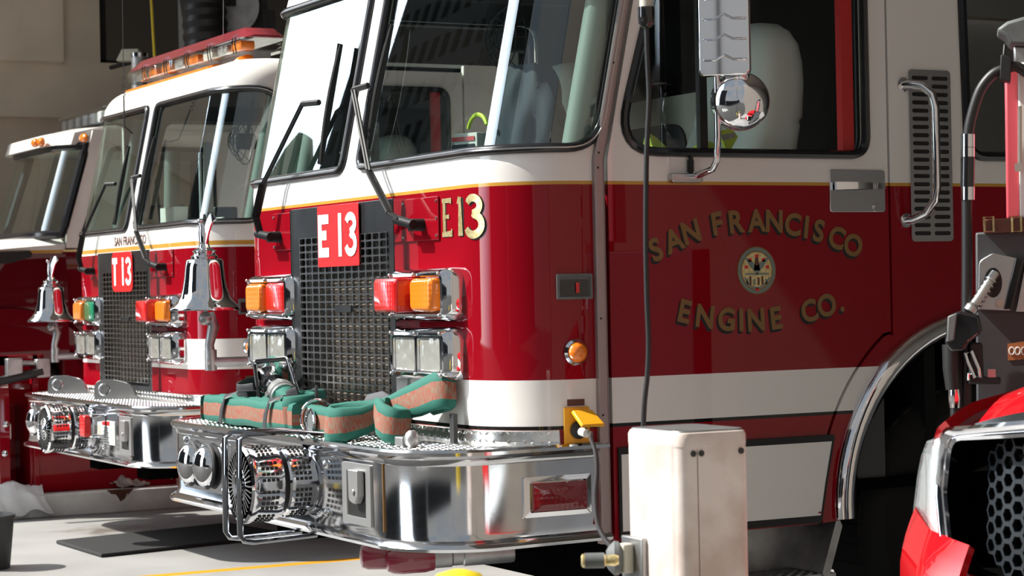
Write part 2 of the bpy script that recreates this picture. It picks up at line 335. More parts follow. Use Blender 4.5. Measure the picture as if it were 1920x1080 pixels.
# ------------------------------------------------------------------ the place: floor, walls, street
def struct_box(name, x0, x1, y0, y1, z0, z1, m, bevel=0):
    b = MB(); b.box(x0, x1, y0, y1, z0, z1); return structure(b.build(name, m, bevel=bevel))
struct_box('floor', -13.5, 9.5, -.8, 14, -.20, 0, 'floor_paint')
struct_box('trim_1', -9.05, -7.40, .10, 13.8, 0, .153, 'concrete', .012)          # raised island kerb between the bays
struct_box('street', -130, 60, -44, -.8, -.30, -.004, 'asphalt')
wl = MB()
wl.box(-12.9, -12.72, -1.9, 14, 0, 3.02); wl.box(-12.9, -12.52, -1.9, 2.56, 3.02, 6.2); wl.box(-12.9, -12.52, 2.56, 14, 3.02, 3.52)
wl.box(-12.9, -12.52, 2.56, 14, 5.2, 6.2); wl.box(-12.9, -12.52, 8.0, 14, 3.52, 5.2)
structure(wl.build('wall_left', 'wall_paint'))
rm = MB(); write(rm, 'KEEP', lambda x, y: Vector((2.6-y, -6.7+x, -.001)), 3.6, .02, .48); structure(rm.build('trim_4', 'plate_white'))     # road lettering out on the street
bx = MB(); bx.box(-12.52, -12.44, -1.9, 2.21, 3.50, 6.2); structure(bx.build('trim_2', 'wall_paint', bevel=.01))
fr = MB()
for y in (2.56, 3.42, 5.2, 6.9): fr.box(-12.86, -12.66, y, y+.10, 3.52, 5.2)
fr.box(-12.86, -12.66, 2.56, 8.0, 3.52, 3.56); structure(fr.build('window_1', 'black'))
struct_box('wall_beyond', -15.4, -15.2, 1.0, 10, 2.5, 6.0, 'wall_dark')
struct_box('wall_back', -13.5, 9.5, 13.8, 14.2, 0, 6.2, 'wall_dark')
struct_box('shade_wall_right', 3.6, 4.0, -.85, 14, 0, 6.2, 'ceiling_paint')  # unseen wall, added close in to keep sky light off the engine's side
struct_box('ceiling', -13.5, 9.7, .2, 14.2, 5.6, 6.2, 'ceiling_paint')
# street facades across the road (seen only in the glass and the chrome)
def facade(name, x0, x1, y0, h, seed):
    b = MB(); b.box(x0, x1, y0-9, y0, -.1, h); o = b.build(name, 'facade'); q = random.Random(seed); wv = MB()
    nx = int((x1-x0)/2.2)
    for i in range(nx):
        for k in range(int(h/3)): wv.box(x0+1+i*2.2, x0+2.0+i*2.2, y0-.02, y0+.05, 1.4+k*3, 3.0+k*3)
    wv.build('window', 'interior_dark', o); return o
hs_ = MB(); hs_.sph((-133, -45.5, 8), 1.0, 16, sc=(3.6, 4.5, 26.4)); tag(hs_.build('far_tree', 'leaf_dark', angle=80), 'dark tree crown mirrored low in the left windscreen pane', 'tree')
fc = facade('hill_tower', -124.8, -70, -45, 56, 3); tag(fc, 'tall dark building far down the street', 'building')
fa = facade('apartment_block', -70, -28, -45, 34, 1); tag(fa, 'dark building across the street mirrored in the windscreen', 'building')
fb = facade('office_block', -6.5, 14, -45, 32, 2); tag(fb, 'second building across the street mirrored in the corner glass', 'building')
fd = facade('garage_block', 16, 60, -45, 8, 4); tag(fd, 'low building at the far right across the street', 'building')

# ------------------------------------------------------------------ fire engine builder
HW, RR, KR, Z0, ZR, RHO = 1.23, .29, .2135, 1.83, 2.62, .14; FL = HW-RR; TA = FL+RR*PI/2
def surf(t, z, d=0.0):
    """cab skin: t runs round the front (0 = centre), z is height, d stands off the skin"""
    a = abs(t); sg = 1 if t >= 0 else -1
    if a <= FL: x, y, nx, ny = a, 0, 0, -1
    elif a <= TA: th = (a-FL)/RR; x, y, nx, ny = FL+RR*math.sin(th), RR-RR*math.cos(th), math.sin(th), -math.cos(th)
    else: x, y, nx, ny = HW, RR+a-TA, 1, 0
    y += KR*max(0, min(z, ZR+RHO)-Z0); zz = z
    if z > ZR: f = min((z-ZR)/(RHO*PI/2), 1)*PI/2; ins = RHO*(1-math.cos(f)); zz = ZR+RHO*math.sin(f); d = d-ins
    return Vector((sg*(x+nx*d), y+ny*d, zz))
def side(y, z, d=0.0): return Vector((HW+d, y, z))
WC, WR = (1.987-0, .61), .673                                  # wheel arch centre (y, z) and radius

def build_engine(name, label, dx, dy, dz, paint, truck):
    root = thing(name, label, 'fire truck', (dx-1.23, dy+2.5, 0))
    fn = lambda p: (p[0]+dx-1.23, p[1]+dy, p[2]+dz)
    B = lambda: MB(fn)
    # --- cab skin with two windscreen openings
    wr = fillet([(.075, 1.867), (1.455, 1.867), (1.455, 2.585), (.075, 2.585)], [.05, .12, .22, .05], 8)
    wlft = [(-x, z) for x, z in wr][::-1]
    b = B(); sheet(b, surf, -1.475, 1.475, .60, ZR+RHO*PI/2, .025, .025, holes=[densify(wr, .02), densify(wlft, .02)])
    tb = [surf(-1.475+2.95*i/60, 3) for i in range(61)]
    skin = b.build('cab_shell', paint, root, angle=50, solid=.02)
    b = B(); n = len(tb); vs = tb+[Vector((p.x, 4.6, p.z)) for p in tb]; b.add(vs, [(i, i+1, n+i+1, n+i) for i in range(n-1)]); b.build('roof', paint, root, solid=.02)
    for nm, poly in (('windshield', wr), ('windshield', wlft)):
        b = B(); ps = np.array(poly); sheet(b, lambda t, z: surf(t, z, -.008+.0011*max(0, 1-((abs(t)-.5)/.43)**2)), ps[:, 0].min(), ps[:, 0].max(), ps[:, 1].min(), ps[:, 1].max(), .03, .03, outer=densify(poly, .02))
        g = b.build(nm, 'glass', root, angle=80)
        b = B(); b.tube([surf(t, z, .004) for t, z in densify(poly, .03)], .017, 8, True); b.build('gasket', 'gasket', g, angle=80)
        b = B(); b.tube([surf(t, z, .019) for t, z in densify(poly, .03)], .0035, 6, True); b.build('gasket_bead', 'steel', g)
    # --- sides
    def arc(r, a0, a1, n=24): return [(WC[0]+r*math.cos(math.radians(a0+(a1-a0)*k/n)), WC[1]+r*math.sin(math.radians(a0+(a1-a0)*k/n))) for k in range(n+1)]
    zb = .556; lean = lambda z: KR*max(0, z-Z0)
    door = [(.395, zb), (.395, Z0), (.395+lean(2.7), 2.7), (1.563, 2.7), (1.563, 1.225)]+arc(.762, 124, 184, 20)[1:]
    win = fillet([(.425, 1.856), (1.466, 1.856), (1.466, 2.60), (.645, 2.60)], [.13, .07, .07, .08], 8)
    b = B(); sheet(b, side, .39, 1.57, zb, 2.7, .02, .02, outer=densify(door, .02), holes=[densify(win, .02)])
    dr = b.build('door', paint, root, solid=.03)
    b = B(); b.tube([side(y, z, .004) for y, z in densify(win, .03)], .016, 8, True); b.build('window_gasket', 'gasket', dr)
    b = B(); sheet(b, lambda y, z: side(y, z, -.012), .42, 1.47, 1.85, 2.6, .05, .05, outer=densify(win, .03)); b.build('window_pane', 'glass_dark', dr)
    b = B(); b.box(HW-.03, HW-.005, .77, .80, 1.86, 2.6); b.build('window_divider', 'black', dr); b = B(); b.box(HW-.05, HW-.018, 1.38, 1.43, 1.86, 2.6); b.build('door_post', 'plate_red', dr)
    rwin = fillet([(1.93, 1.857), (3.1, 1.857), (3.1, 2.62), (1.91, 2.62)], .08, 6)
    body = [(1.573, 2.74), (1.573, 1.205)]+arc(.750, 123, 184, 20)[1:]+arc(.672, 184, -4, 40)+[(4.6, zb), (4.6, 2.74)]
    b = B(); sheet(b, side, 1.25, 4.6, zb, 2.74, .025, .025, outer=densify(body, .02), holes=[densify(rwin, .03)]); bd = b.build('body_panel', paint, root, solid=.03)
    b = B(); b.tube([side(y, z, .004) for y, z in densify(rwin, .04)], .018, 8, True); rg = b.build('window_gasket', 'gasket', bd)
    b = B(); sheet(b, lambda y, z: side(y, z, -.012), 1.91, 3.1, 1.85, 2.62, .05, .05, outer=densify(rwin, .03)); b.build('window_pane', 'glass_dark', bd)
    fside = lambda y, z, d=0.0: Vector((-HW-d, y, z))
    b = B(); sheet(b, fside, .36, 4.6, zb, 2.74, .04, .035, holes=[densify(win, .03), densify(rwin, .03)]); fsd = b.build('far_side_panel', paint, root, solid=.03)
    for w_ in (win, rwin):
        b = B(); b.tube([fside(y, z, .0) for y, z in densify(w_, .04)], .02, 8, True); b.build('window_gasket', 'gasket', fsd)
    b = B(); sheet(b, lambda y, z: fside(y, z, -.012), .42, 1.47, 1.85, 2.6, .05, .05, outer=densify(win, .03)); b.build('window_pane', 'glass_dark', fsd)
    b = B(); sheet(b, lambda y, z: fside(y, z, -.045), .36, 1.75, .7, 2.74, .04, .035, holes=[densify(win, .03)]); b.build('door_lining', 'plastic_dark', fsd, solid=.01)
    b = B(); sheet(b, lambda y, z: side(y, z, -.045), .39, 1.56, .7, 2.70, .04, .035, holes=[densify(win, .03)]); b.build('door_lining', 'plastic_dark', dr, solid=.01)
    b = B(); sheet(b, lambda t, z: surf(t, z, -.035), -1.45, 1.45, 2.61, ZR+RHO*PI/2, .05, .05); b.box(-1.15, 1.15, .34, 1.74, 2.70, 2.71); b.build('headliner', 'plastic_dark', root, angle=60)
    # wheel arch trim, liner, tyre
    b = B(); P = arc(WR-.012, 183.5, -3.5, 44)
    b.loft([[(HW+ox, WC[0]+(y-WC[0])*k, WC[1]+(z-WC[1])*k) for ox, k in ((-.02, 1.035), (.018, 1.03), (.034, 1.0), (.034, .965), (.02, .935), (-.04, .925))] for y, z in P], False, False, False)
    b.build('wheel_arch_trim', 'chrome', root, angle=60, solid=-.006)
    b = B(); b.loft([[(HW-.01, y, z) for y, z in arc(.675, 182, -2, 30)], [(HW-.75, y, z) for y, z in arc(.675, 182, -2, 30)]], False, False, False); b.box(HW-.76, HW-.74, 1.3, 2.7, .3, 1.3); b.build('wheel_well', 'void', root)
    wz = .505-dz
    b = B(); c = Vector((HW-.37, WC[0], wz))
    b.lathe([(.30, 0), (.43, .0), (.48, .03), (.505, .07), (.505, .25), (.48, .29), (.43, .32), (.30, .30)], c, (1, 0, 0), 48)
    for k in range(44):
        a = 2*PI*k/44; e = Vector((0, math.cos(a), math.sin(a))); b.obox(c+e*.50+Vector((.16, 0, 0)), Vector((.10, 0, 0)), e*.008, Vector((0, -math.sin(a), math.cos(a)))*.02)
    ty = b.build('front_wheel', 'tyre', root, angle=30)
    b = B(); b.lathe([(.29, .30), (.27, .26), (.14, .20), (.12, .27), (.05, .28)], c, (1, 0, 0), 32); b.build('rim', 'dark_polish', ty)
    # step below the door, chassis
    b = B(); b.box(HW-.22, HW-.03, .95, 1.32, .36, .375); b.box(HW-.24, HW-.22, .9, 1.34, .34, .556); b.obox((HW-.12, 1.30, .46), (.10, 0, 0), (0, .01, -.02), (0, .035, .10))
    lozenges(b, lambda y, x, d: Vector((x, y, .375+d)), .97, 1.3, HW-.21, HW-.04, .024); b.build('entry_step', 'steel_dull', root)
    b = B(); b.box(-.55, -.35, -.1, 4.5, .45, .62); b.box(.35, .55, -.1, 4.5, .45, .62); b.box(-1.0, 1.0, .5, .9, .35, .6); b.cyl((-.9, WC[0], wz), (.9, WC[0], wz), .09); b.build('chassis', 'void', root)
    b = B(); b.box(-1.2, 1.2, .15, 4.5, .66, .70); b.box(-1.15, 1.15, .10, .14, .70, 1.80); b.build('cab_floor', 'void', root)
    # --- near-side lower panel with black borders
    lp = fillet([(.41, .562), (1.235, .562), (1.262, .70), (1.30, .868), (.41, .868)], [0, .01, .05, .01, 0], 4)
    b = B(); b.prism(lp, side, -.004, .010, 0); kk = lambda q: [(x+(.01 if x < .8 else -.012), z+(.028 if z < .7 else -.022)) for x, z in q]
    b.prism([(.42, .588), (1.228, .588), (1.25, .70), (1.283, .845), (.42, .845)], side, .009, .0125, 1); b.build('lower_panel', ['black', 'white_paint'], root)
    # stone guard strip at the cab corner
    b = B(); q = lambda y, d, z: Vector((HW+d, y+lean(z), z))
    sec = [(.334, -.01), (.334, .018), (.339, .022), (.356, .022), (.357, .019), (.366, .019), (.3665, .022), (.372, .018), (.372, -.01)]
    b.loft([[q(y, d, z) for y, d in sec] for z in (.553, 1.82, 1.84, 2.74)]); ts = b.build('corner_strip', 'trim_grey', root, angle=20)
    for z in (.98, 1.30, 1.80, 1.85, 2.15, 2.45): b = B(); p = q(.345, .0215, z); b.cyl(p, p+Vector((.003, 0, 0)), .0035, n=8); b.build('screw', 'black', ts)
    # door handle, vent, grab rail
    b = B(); b.prism(rr(1.4235, 1.7275, .245, .151, .012), side, 0, .006); hd = b.build('door_handle_plate', 'chrome', root, bevel=.002)
    b = B(); b.loft([[side(1.318+.215*k/8, 1.745+zz*(1-.3*k/8), .012+.022*math.sin(PI*min(1, k/7))+o_) for zz, o_ in ((-.014, 0), (.014, 0), (.014, .012), (-.014, .012))] for k in range(9)]); b.build('door_handle', 'chrome', hd)
    b = B(); pl = side(1.505, 1.668, .006); b.cyl(pl, pl+Vector((.008, 0, 0)), .014); b.build('lock', 'steel', hd)
    b = B(); vo = rr(1.757, 1.857, .192, .622, .015); hs = []
    for i in range(20):
        for cy in (1.712, 1.803): hs.append(rr(cy, 2.138-i*.0296, .074, .015, .0075, 3))
    sheet(b, lambda y, z: side(y, z, .006), 1.661, 1.853, 1.546, 2.168, .004, .0037, outer=vo, holes=hs); vt = b.build('vent_grille', 'chrome', root, solid=.004)
    b = B(); b.prism(rr(1.757, 1.857, .18, .61, .012), side, .0005, .0012); b.build('vent_backing', 'black', vt)
    b = B(); gp = [(1.637, 2.112, 0), (1.650, 2.111, .03), (1.672, 2.10, .07), (1.69, 2.07, .10), (1.695, 2.02, .11), (1.695, 1.88, .11), (1.695, 1.74, .11), (1.692, 1.69, .10), (1.675, 1.645, .07), (1.652, 1.625, .03), (1.637, 1.622, 0)]
    b.tube([side(y, z, d) for y, z, d in gp], .015, 12); b.cyl(side(1.637, 2.112), side(1.637, 2.112, .008), .026); b.cyl(side(1.637, 1.622), side(1.637, 1.622, .008), .026); b.build('grab_rail', 'chrome', root, angle=60)
    # mirror
    b = B(); b.prism(rr(.692, 1.768, .125, .032, .012), side, 0, .03); mb_ = b.build('mirror_bracket', 'steel', root, bevel=.003)
    b = B(); b.tube([side(.715, 1.785, .015), side(.718, 1.84, .012)], .008, 8)
    for k in range(5): b.cyl(side(.715, 1.792+k*.008, .014), side(.715, 1.797+k*.008, .014), .012, n=12)
    b.build('bracket_spring', 'black', mb_)
    ya = onX(1345, 200, .16).y
    ap = [(.735, 1.775, .02), (ya-.02, 1.778, .08), (ya-.004, 1.792, .13), (ya, 1.82, .15), (ya, 1.90, .16), (ya, 2.10, .16), (ya, 2.3, .16), (ya, 2.62, .16), (ya-.02, 2.70, .10), (ya-.04, 2.71, 0)]
    b = B(); b.tube([side(y, z, d) for y, z, d in ap], .0115, 12); arm = b.build('mirror_arm', 'chrome', root, angle=60)
    ux = Vector((.62, .785, 0)).normalized(); un = Vector((.785, -.62, 0)).normalized()
    pm = onX(1357, 20, .19); mc = Vector((HW+.19, pm.y, 2.352)); F_ = lambda a, h, d: mc+ux*a+Vector((0, 0, h))+un*d
    b = B(); b.loft([[F_(a, h, -.05) for a, h in rr(0, 0, .165, .50, .015)], [F_(a, h, .0) for a, h in rr(0, 0, .175, .51, .02)], [F_(a, h, .012) for a, h in rr(0, 0, .165, .50, .02)]])
    for k in range(7):
        h = -.20+k*.068
        b.loft([[F_(a, h+c+(.016 if abs(a) < .03 else 0), d) for c, d in ((-.006, .011), (0, .018), (.006, .011))] for a in (-.07, -.03, -.001, .001, .03, .075)])
    b.build('mirror_head', 'chrome', root, bevel=.003)
    b = B(); pm = onX(1387, 190, .20); cm = Vector((HW+.20, pm.y, pm.z)); b.lathe([(.001, .045), (.04, .041), (.075, .028), (.096, .006), (.100, -.004), (.097, -.014), (.001, -.014)], cm, Vector((.8, -.6, .03)), 36); b.build('convex_mirror', 'chrome', root, angle=60)
    # --- grille
    b = B(); fo = rr(0, 1.335, .97, .80, .02); fi = rr(.012, 1.291, .83, .655, .02)
    b.loft([[Vector((x, .0, z)) for x, z in fo], [Vector((x, -.042, z)) for x, z in fo], [Vector((x, -.042, z)) for x, z in fi], [Vector((x, -.01, z)) for x, z in fi]], True, False, False)
    gf = b.build('grille_frame', 'dark_polish', root, angle=30, bevel=.002)
    for e0 in (.478, -.486): b = B(); b.box(e0, e0+.008, -.046, .0, .94, 1.735); b.build('frame_edge', 'chrome', gf)
    b = B(); cw, ch = .815/13, .0277
    for i in range(13):
        for j in range(23):
            cx, cz = -.395+cw*(i+.5), 1.619-ch*(j+.5); o4 = rr(cx, cz, cw, ch, 0, 1); h4 = rr(cx, cz, cw-.0105, ch-.0062, .005, 1)
            o4 = [(cx+sx*cw/2, cz+sz*ch/2) for sx, sz in ((1, 1), (1, 1), (-1, 1), (-1, 1), (-1, -1), (-1, -1), (1, -1), (1, -1))]
            b.loft([[Vector((x, -.046, z)) for x, z in o4], [Vector((x, -.046, z)) for x, z in h4], [Vector((x, -.036, z)) for x, z in h4]], True, False, False)
    b.build('grille_mesh', 'grille_steel', root, angle=30)
    b = B(); b.box(-.15, .42, -.014, -.010, .99, 1.46)
    for k in range(40): b.box(-.15, .42, -.022, -.014, 1.0+k*.0115, 1.005+k*.0115)
    b.build('radiator', 'radiator', root)
    b = B(); b.box(-.47, .47, -.009, -.004, .93, 1.72); b.build('grille_backing', 'black', root)
    bz = 1.345
    b = B(); b.prism(rr(.03, bz, .15, .028, .008), lambda x, z, d: Vector((x, -.046-d, z)), 0, .006); bd_ = b.build('maker_badge', 'dark_polish', gf)
    # number plate
    fl = lambda x, z, d: Vector((x, -.048-d+(.012 if False else 0), z))
    b = B(); b.prism(rr(-.003, 1.618, .385, .232, .05 if truck else .008), fl, 0, .004); npl = b.build('number_plate', 'plate_red', root, bevel=.001)
    lift = [.0535]
    def fm_(): lift[0] += .0004; yy = -lift[0]; return lambda x, z: Vector((x, yy, z))
    z0, z1 = 1.539, 1.701
    b = B()
    if truck: stroke(b, [(-.178, z1-.018), (-.085, z1-.018)], .036, fm_()); stroke(b, [(-.131, z1-.036), (-.131, z0)], .034, fm_()); b.build('plate_letter', 'plate_white', npl); b = B()
    else:
        b.prism([(-.185, z0), (-.084, z0), (-.084, z0+.036), (-.151, z0+.036), (-.151, 1.604), (-.105, 1.604), (-.105, 1.64), (-.151, 1.64), (-.151, z1-.036), (-.084, z1-.036), (-.084, z1), (-.185, z1)], lambda x, z, d: Vector((x, -d, z)), .052, .054); b.build('plate_letter', 'plate_white', npl); b = B()
    stroke(b, [(.022, z0), (.022, z1)], .031, fm_()); b.build('plate_letter', 'plate_white', npl); b = B()
    stroke(b, arc2(.122, 1.66, .038, .027, 165, -75, 14)+[(.118, 1.627)], .03, fm_()); stroke(b, [(.118, 1.627)]+arc2(.121, 1.586, .042, .034, 80, -165, 14), .03, fm_())
    b.build('plate_letter', 'plate_white', npl)
    # gold unit number on the near corner
    if not truck:
        b = B(); cnt = [.002]
        def fg_(): cnt[0] += .0003; dd = cnt[0]; return lambda t, z: surf(t, z, dd)
        g0, g1 = 1.587, 1.718
        stroke(b, [(.799, g0), (.799, g1)], .020, fg_()); stroke(b, [(.784, g1-.008), (.855, g1-.008)], [.014, .018], fg_()); stroke(b, [(.8, 1.655), (.838, 1.655)], [.01, .016], fg_()); stroke(b, [(.784, g0+.008), (.862, g0+.010)], [.015, .022], fg_())
        stroke(b, [(.852, g1-.002), (.852, g1-.02)], .008, fg_()); stroke(b, [(.858, g0), (.858, g0+.026)], .008, fg_())
        stroke(b, [(.925, g0), (.922, g1)], [.034, .018], fg_()); stroke(b, [(.919, g1-.002), (.902, g1-.022)], [.02, .005], fg_())
        stroke(b, arc2(1.005, 1.686, .032, .026, 160, -85, 14)+[(1.0, 1.660)], [.022]+[.026]*14+[.02], fg_()); stroke(b, [(1.0, 1.660)]+arc2(1.005, 1.622, .040, .034, 82, -160, 16), [.02]+[.027]*16+[.022], fg_())
        b.build('unit_number', 'gold_leaf', root)
        bl = B(); fk = lambda t, z: surf(t+.004, z-.003, .001)
        stroke(bl, [(.799, g0), (.799, g1)], .022, fk); stroke(bl, [(.925, g0), (.922, g1)], .034, fk); stroke(bl, arc2(1.005, 1.686, .032, .026, 160, -85, 14)+[(1.0, 1.660)], .028, fk); stroke(bl, [(1.0, 1.660)]+arc2(1.005, 1.622, .040, .034, 82, -160, 16), .03, fk)
        bl.build('number_outline', 'black', root)
    else:
        b = B(); write(b, 'SAN FRANCISCO', lambda x, y: surf(x, 1.775+y, .002), .074, .0012, 1.04); b.build('front_lettering', 'brown', root)
    # --- lights beside the grille
    def ycap(x, z, y, w_, h_, dep, r, m, par, nm, dome=.01):
        q = B(); q.loft([[Vector((a, y, c)) for a, c in rr(x, z, w_, h_, r)], [Vector((a, y-dep, c)) for a, c in rr(x, z, w_, h_, r)], [Vector((a, y-dep-dome, c)) for a, c in rr(x, z, w_-.02, h_-.02, r*.7)]], True, False, True)
        return q.build(nm, m, par, bevel=.003)
    for sg in (1, -1):
        for zc_, kind in ((1.39, 'warn'), (1.187, 'head')):
            b = B(); h = .186; w_ = .47; x = sg*.697
            loops = [[Vector((a, y, c)) for a, c in rr(x, zc_, ww, hh, r)] for ww, hh, y, r in ((w_, h, .002, .045), (w_, h, -.02, .045), (w_-.006, h-.006, -.04, .043), (w_-.022, h-.020, -.060, .038), (w_-.042, h-.038, -.071, .03), (w_-.062, h-.056, -.074, .02), (w_-.070, h-.064, -.068, .018), (w_-.074, h-.066, -.045, .018))]
            b.loft(loops, True, False, True); bz_ = b.build('light_bezel', 'chrome', root, angle=28)
            for ex in (-.195, 0, .195):
                for ez in (-.071, .071): b = B(); b.sph((x+ex, -.075, zc_+ez), .0075, 5); b.build('bezel_screw', 'steel', bz_)
            xi, xo = x-sg*.098, x+sg*.098
            if kind == 'warn':
                ycap(xi, zc_, -.05, .185, .118, .085 if sg > 0 else .018, .01, 'lens_green' if (truck and sg < 0) else 'lens_red', bz_, 'flasher_lens', .008)
                ycap(xo, zc_, -.05, .165, .114, .04 if sg > 0 else .03, .02, 'lens_amber', bz_, 'turn_signal_lens', .012)
            else:
                for xx in (xi, xo):
                    ycap(xx, zc_, -.048, .176, .116, .014, .01, 'headlamp', bz_, 'headlamp', .002); q = B()
                    q.loft([[Vector((a, y, c)) for a, c in rr(xx, zc_, ww, hh, .012)] for ww, hh, y in ((.190, .128, -.05), (.190, .128, -.071), (.174, .114, -.071), (.172, .112, -.06))], True, False, False); q.build('headlamp_rim', 'chrome', bz_)
    # wiper access covers and wipers
    for sg in (1, -1):
        b = B(); b.prism(rr(sg*.621, 1.654, .284, .150, .006), lambda x, z, d: Vector((x, -d, z)), 0, .008); cv = b.build('access_cover', 'red_paint', root, bevel=.002)
        for ex in (-.13, .13):
            for ez in (-.06, .0, .06): b = B(); b.cyl((sg*.621+ex, -.008, 1.654+ez), (sg*.621+ex, -.012, 1.654+ez), .005, n=8); b.build('cover_rivet', 'steel', cv)
    for arm_, blade in (([(.642, 1.634, .03), (.60, 1.655, .075), (.53, 1.68, .08), (.337, 1.84, .075), (.05, 2.16, .07)], [(.205, 2.388, .03), (.125, 2.17, .035), (.187, 1.93, .03)]),
                        ([(-.690, 1.634, .03), (-.745, 1.65, .07), (-.765, 1.72, .08), (-.70, 1.85, .075), (-.44, 2.15, .07)], [(-.255, 2.368, .03), (-.33, 2.147, .035), (-.245, 1.90, .03)])):
        b = B(); A = [surf(t, z, d) for t, z, d in arm_]; b.tube(A[1:4], .016, 8, ry=.007, up=(0, -1, .2)); b.tube([p+Vector((.012, 0, 0)) for p in A[3:]], .006, 6); b.tube([p-Vector((.012, 0, 0)) for p in A[3:]], .006, 6); b.tube(A[2:4], .018, 8, ry=.009, up=(0, -1, .2))
        b.cyl(A[0]+Vector((0, .03, 0)), A[0]-Vector((0, .03, 0)), .022); b.cyl(A[0]+Vector((.03, -.03, 0)), A[1]-Vector((.03, 0, 0)), .017); wi = b.build('wiper', 'wiper_black', root, angle=50)
        b = B(); T = [surf(t, z, d) for t, z, d in blade]; bl = [T[0]+(T[2]-T[0])*k/10 for k in range(11)]
        b.tube([p+Vector((0, -.012*math.sin(PI*k/10), 0)) for k, p in enumerate(bl)], .007, 6); b.tube(bl, .012, 6, ry=.004, up=(0, -1, 0))
        b.tube([A[-1], T[1]+Vector((0, -.01, 0))], .012, 6); b.build('wiper_blade', 'black', wi)
    # --- bumper
    def outline(n=14):
        P = [(Vector((HW+.012, .37, 0)), Vector((1, 0, 0))), (Vector((HW+.03, .10, 0)), Vector((.99, -.1, 0)))]
        c, R_ = Vector((HW-.23, -.07, 0)), .28
        for k in range(n+1):
            a = math.radians(-4-86*k/n); e = Vector((math.cos(a), math.sin(a), 0)); P.append((c+e*R_, e))
        return P+[(Vector((-p.x, p.y, 0)), Vector((-e.x, e.y, 0))) for p, e in P[::-1]]
    OUT = outline()
    b = B(); prof = [(-.05, .884), (-.016, .893), (.002, .892), (.010, .884), (.010, .873), (.0, .866), (-.008, .860), (-.010, .846), (-.014, .840), (-.016, .620), (-.008, .600), (.014, .586), (.020, .577), (.016, .567), (-.05, .562)]
    b.sweep(OUT, prof); bm_ = b.build('bumper', 'chrome_worn', root, angle=32)
    b = B(); vs = [p+e*-.03+Vector((0, 0, .884)) for p, e in OUT]; b.add(vs, [tuple(range(len(vs)))]); vs = [p+e*-.03+Vector((0, 0, .57)) for p, e in OUT]; b.add(vs, [tuple(range(len(vs)))[::-1]])
    lozenges(b, lambda x, y, d: Vector((x, y, .884+d)), -1.16, 1.16, -.31, -.03, .026, keep=lambda x, y: (abs(x) < 1.0 or math.hypot(abs(x)-1.0, y+.07) < .24), h=.004, ln=.0125, wd=.004); b.build('tread_deck', 'tread', bm_, angle=20)
    b = B(); n_ = 40; t0, t1 = -1.30, 1.30; L_ = []
    for k in range(n_+1):
        t = t0+(t1-t0)*k/n_; L_.append([surf(t, .885, .055)-Vector((0, 0, 0)), surf(t, .885, .010), surf(t, .934, .008), surf(t, .937, .012), surf(t, .934, .018), surf(t, .90, .022), surf(t, .889, .055)])
    b.loft(L_); lozenges(b, lambda t, z, d: surf(t, z, .020+d), t0+.02, t1-.02, .902, .930, .026, h=.004, ln=.010, wd=.003); b.build('kick_strip', 'tread', bm_, angle=30)
    for x in np.linspace(-.95, .95, 9): b = B(); b.sph((x, -.325, .889), .008, 5); b.build('deck_bolt', 'chrome', bm_)
    YF = -.334                                                      # bumper face
    fy = lambda x, z, d: Vector((x, YF-d, z))
    b = B(); b.prism(rr(-.69, .728, .55, .20, .02), fy, 0, .003); b.build('horn_plate', 'chrome', bm_)
    for x in (-.842, -.655):                                        # air-horn bells seen in the bumper face
        b = B(); b.lathe([(.060, 0), (.082, .004), (.092, .018), (.084, .024)], fy(x, .73, 0), (0, -1, 0), 32, 1); b.lathe([(.085, .016), (.083, .027), (.072, .046), (.049, .060), (.02, .067), (.001, .068)], fy(x, .73, 0), (0, -1, 0), 32); b.build('horn', ['chrome', 'black'], root, angle=50)
    for x, z in ((-.50, .815), (-.50, .645), (.515, .81), (.515, .645), (-.93, .82), (-.93, .65)): b = B(); b.sph(fy(x, z, .002), .016, 6); b.build('face_bolt', 'chrome', bm_)
    # siren
    sx, sz = (.21 if truck else .335), .742; b = B(); o = fy(sx, sz, 0); ax = Vector((0, -1, 0)); q = 1.0
    b.lathe([(.10, -.02), (.118, .006), (.123, .02), (.123, .105), (.118, .112)], o, ax, 40); b.lathe([(.100, .110), (.100, .130)], o, ax, 32, 1)
    b.lathe([(.118, .128), (.131, .135), (.133, .15), (.133, .225), (.137, .232), (.137, .250), (.128, .258), (.118, .252)], o, ax, 40)
    for h0, h1, R_ in ((.03, .095, .124), (.155, .22, .134)):
        for k in range(40):
            a = 2*PI*k/40
            if k % 5 == 0: continue
            for g in range(4):
                e0 = h0+(h1-h0)*(g+.1)/4; e1 = h0+(h1-h0)*(g+.9)/4; e = Vector((math.cos(a), 0, math.sin(a))); tn = Vector((-math.sin(a), 0, math.cos(a)))
                b.obox(o+ax*(e0+e1)/2+e*R_, e*.0012, tn*.0052, ax*(e1-e0)/2*.75, 1)
    si = b.build('siren', ['chrome', 'black'], root, angle=30)
    b = B(); b.lathe([(.118, .252), (.10, .246), (.04, .24), (.001, .24)], o, ax, 36, 1)
    for k in range(36):
        a = 2*PI*k/36; e = Vector((math.cos(a), 0, math.sin(a))); tn = Vector((-math.sin(a), 0, math.cos(a))); b.obox(o+ax*.252+e*.088, e*.026, tn*.0028, ax*.006)
    for R_ in (.060, .045, .030): b.tube([o+ax*.256+Vector((math.cos(2*PI*k/28)*R_, 0, math.sin(2*PI*k/28)*R_)) for k in range(28)], .004, 6, True)
    b.sph(o+ax*.25, .02, 6); b.build('siren_grille', ['chrome', 'black'], si, angle=40)
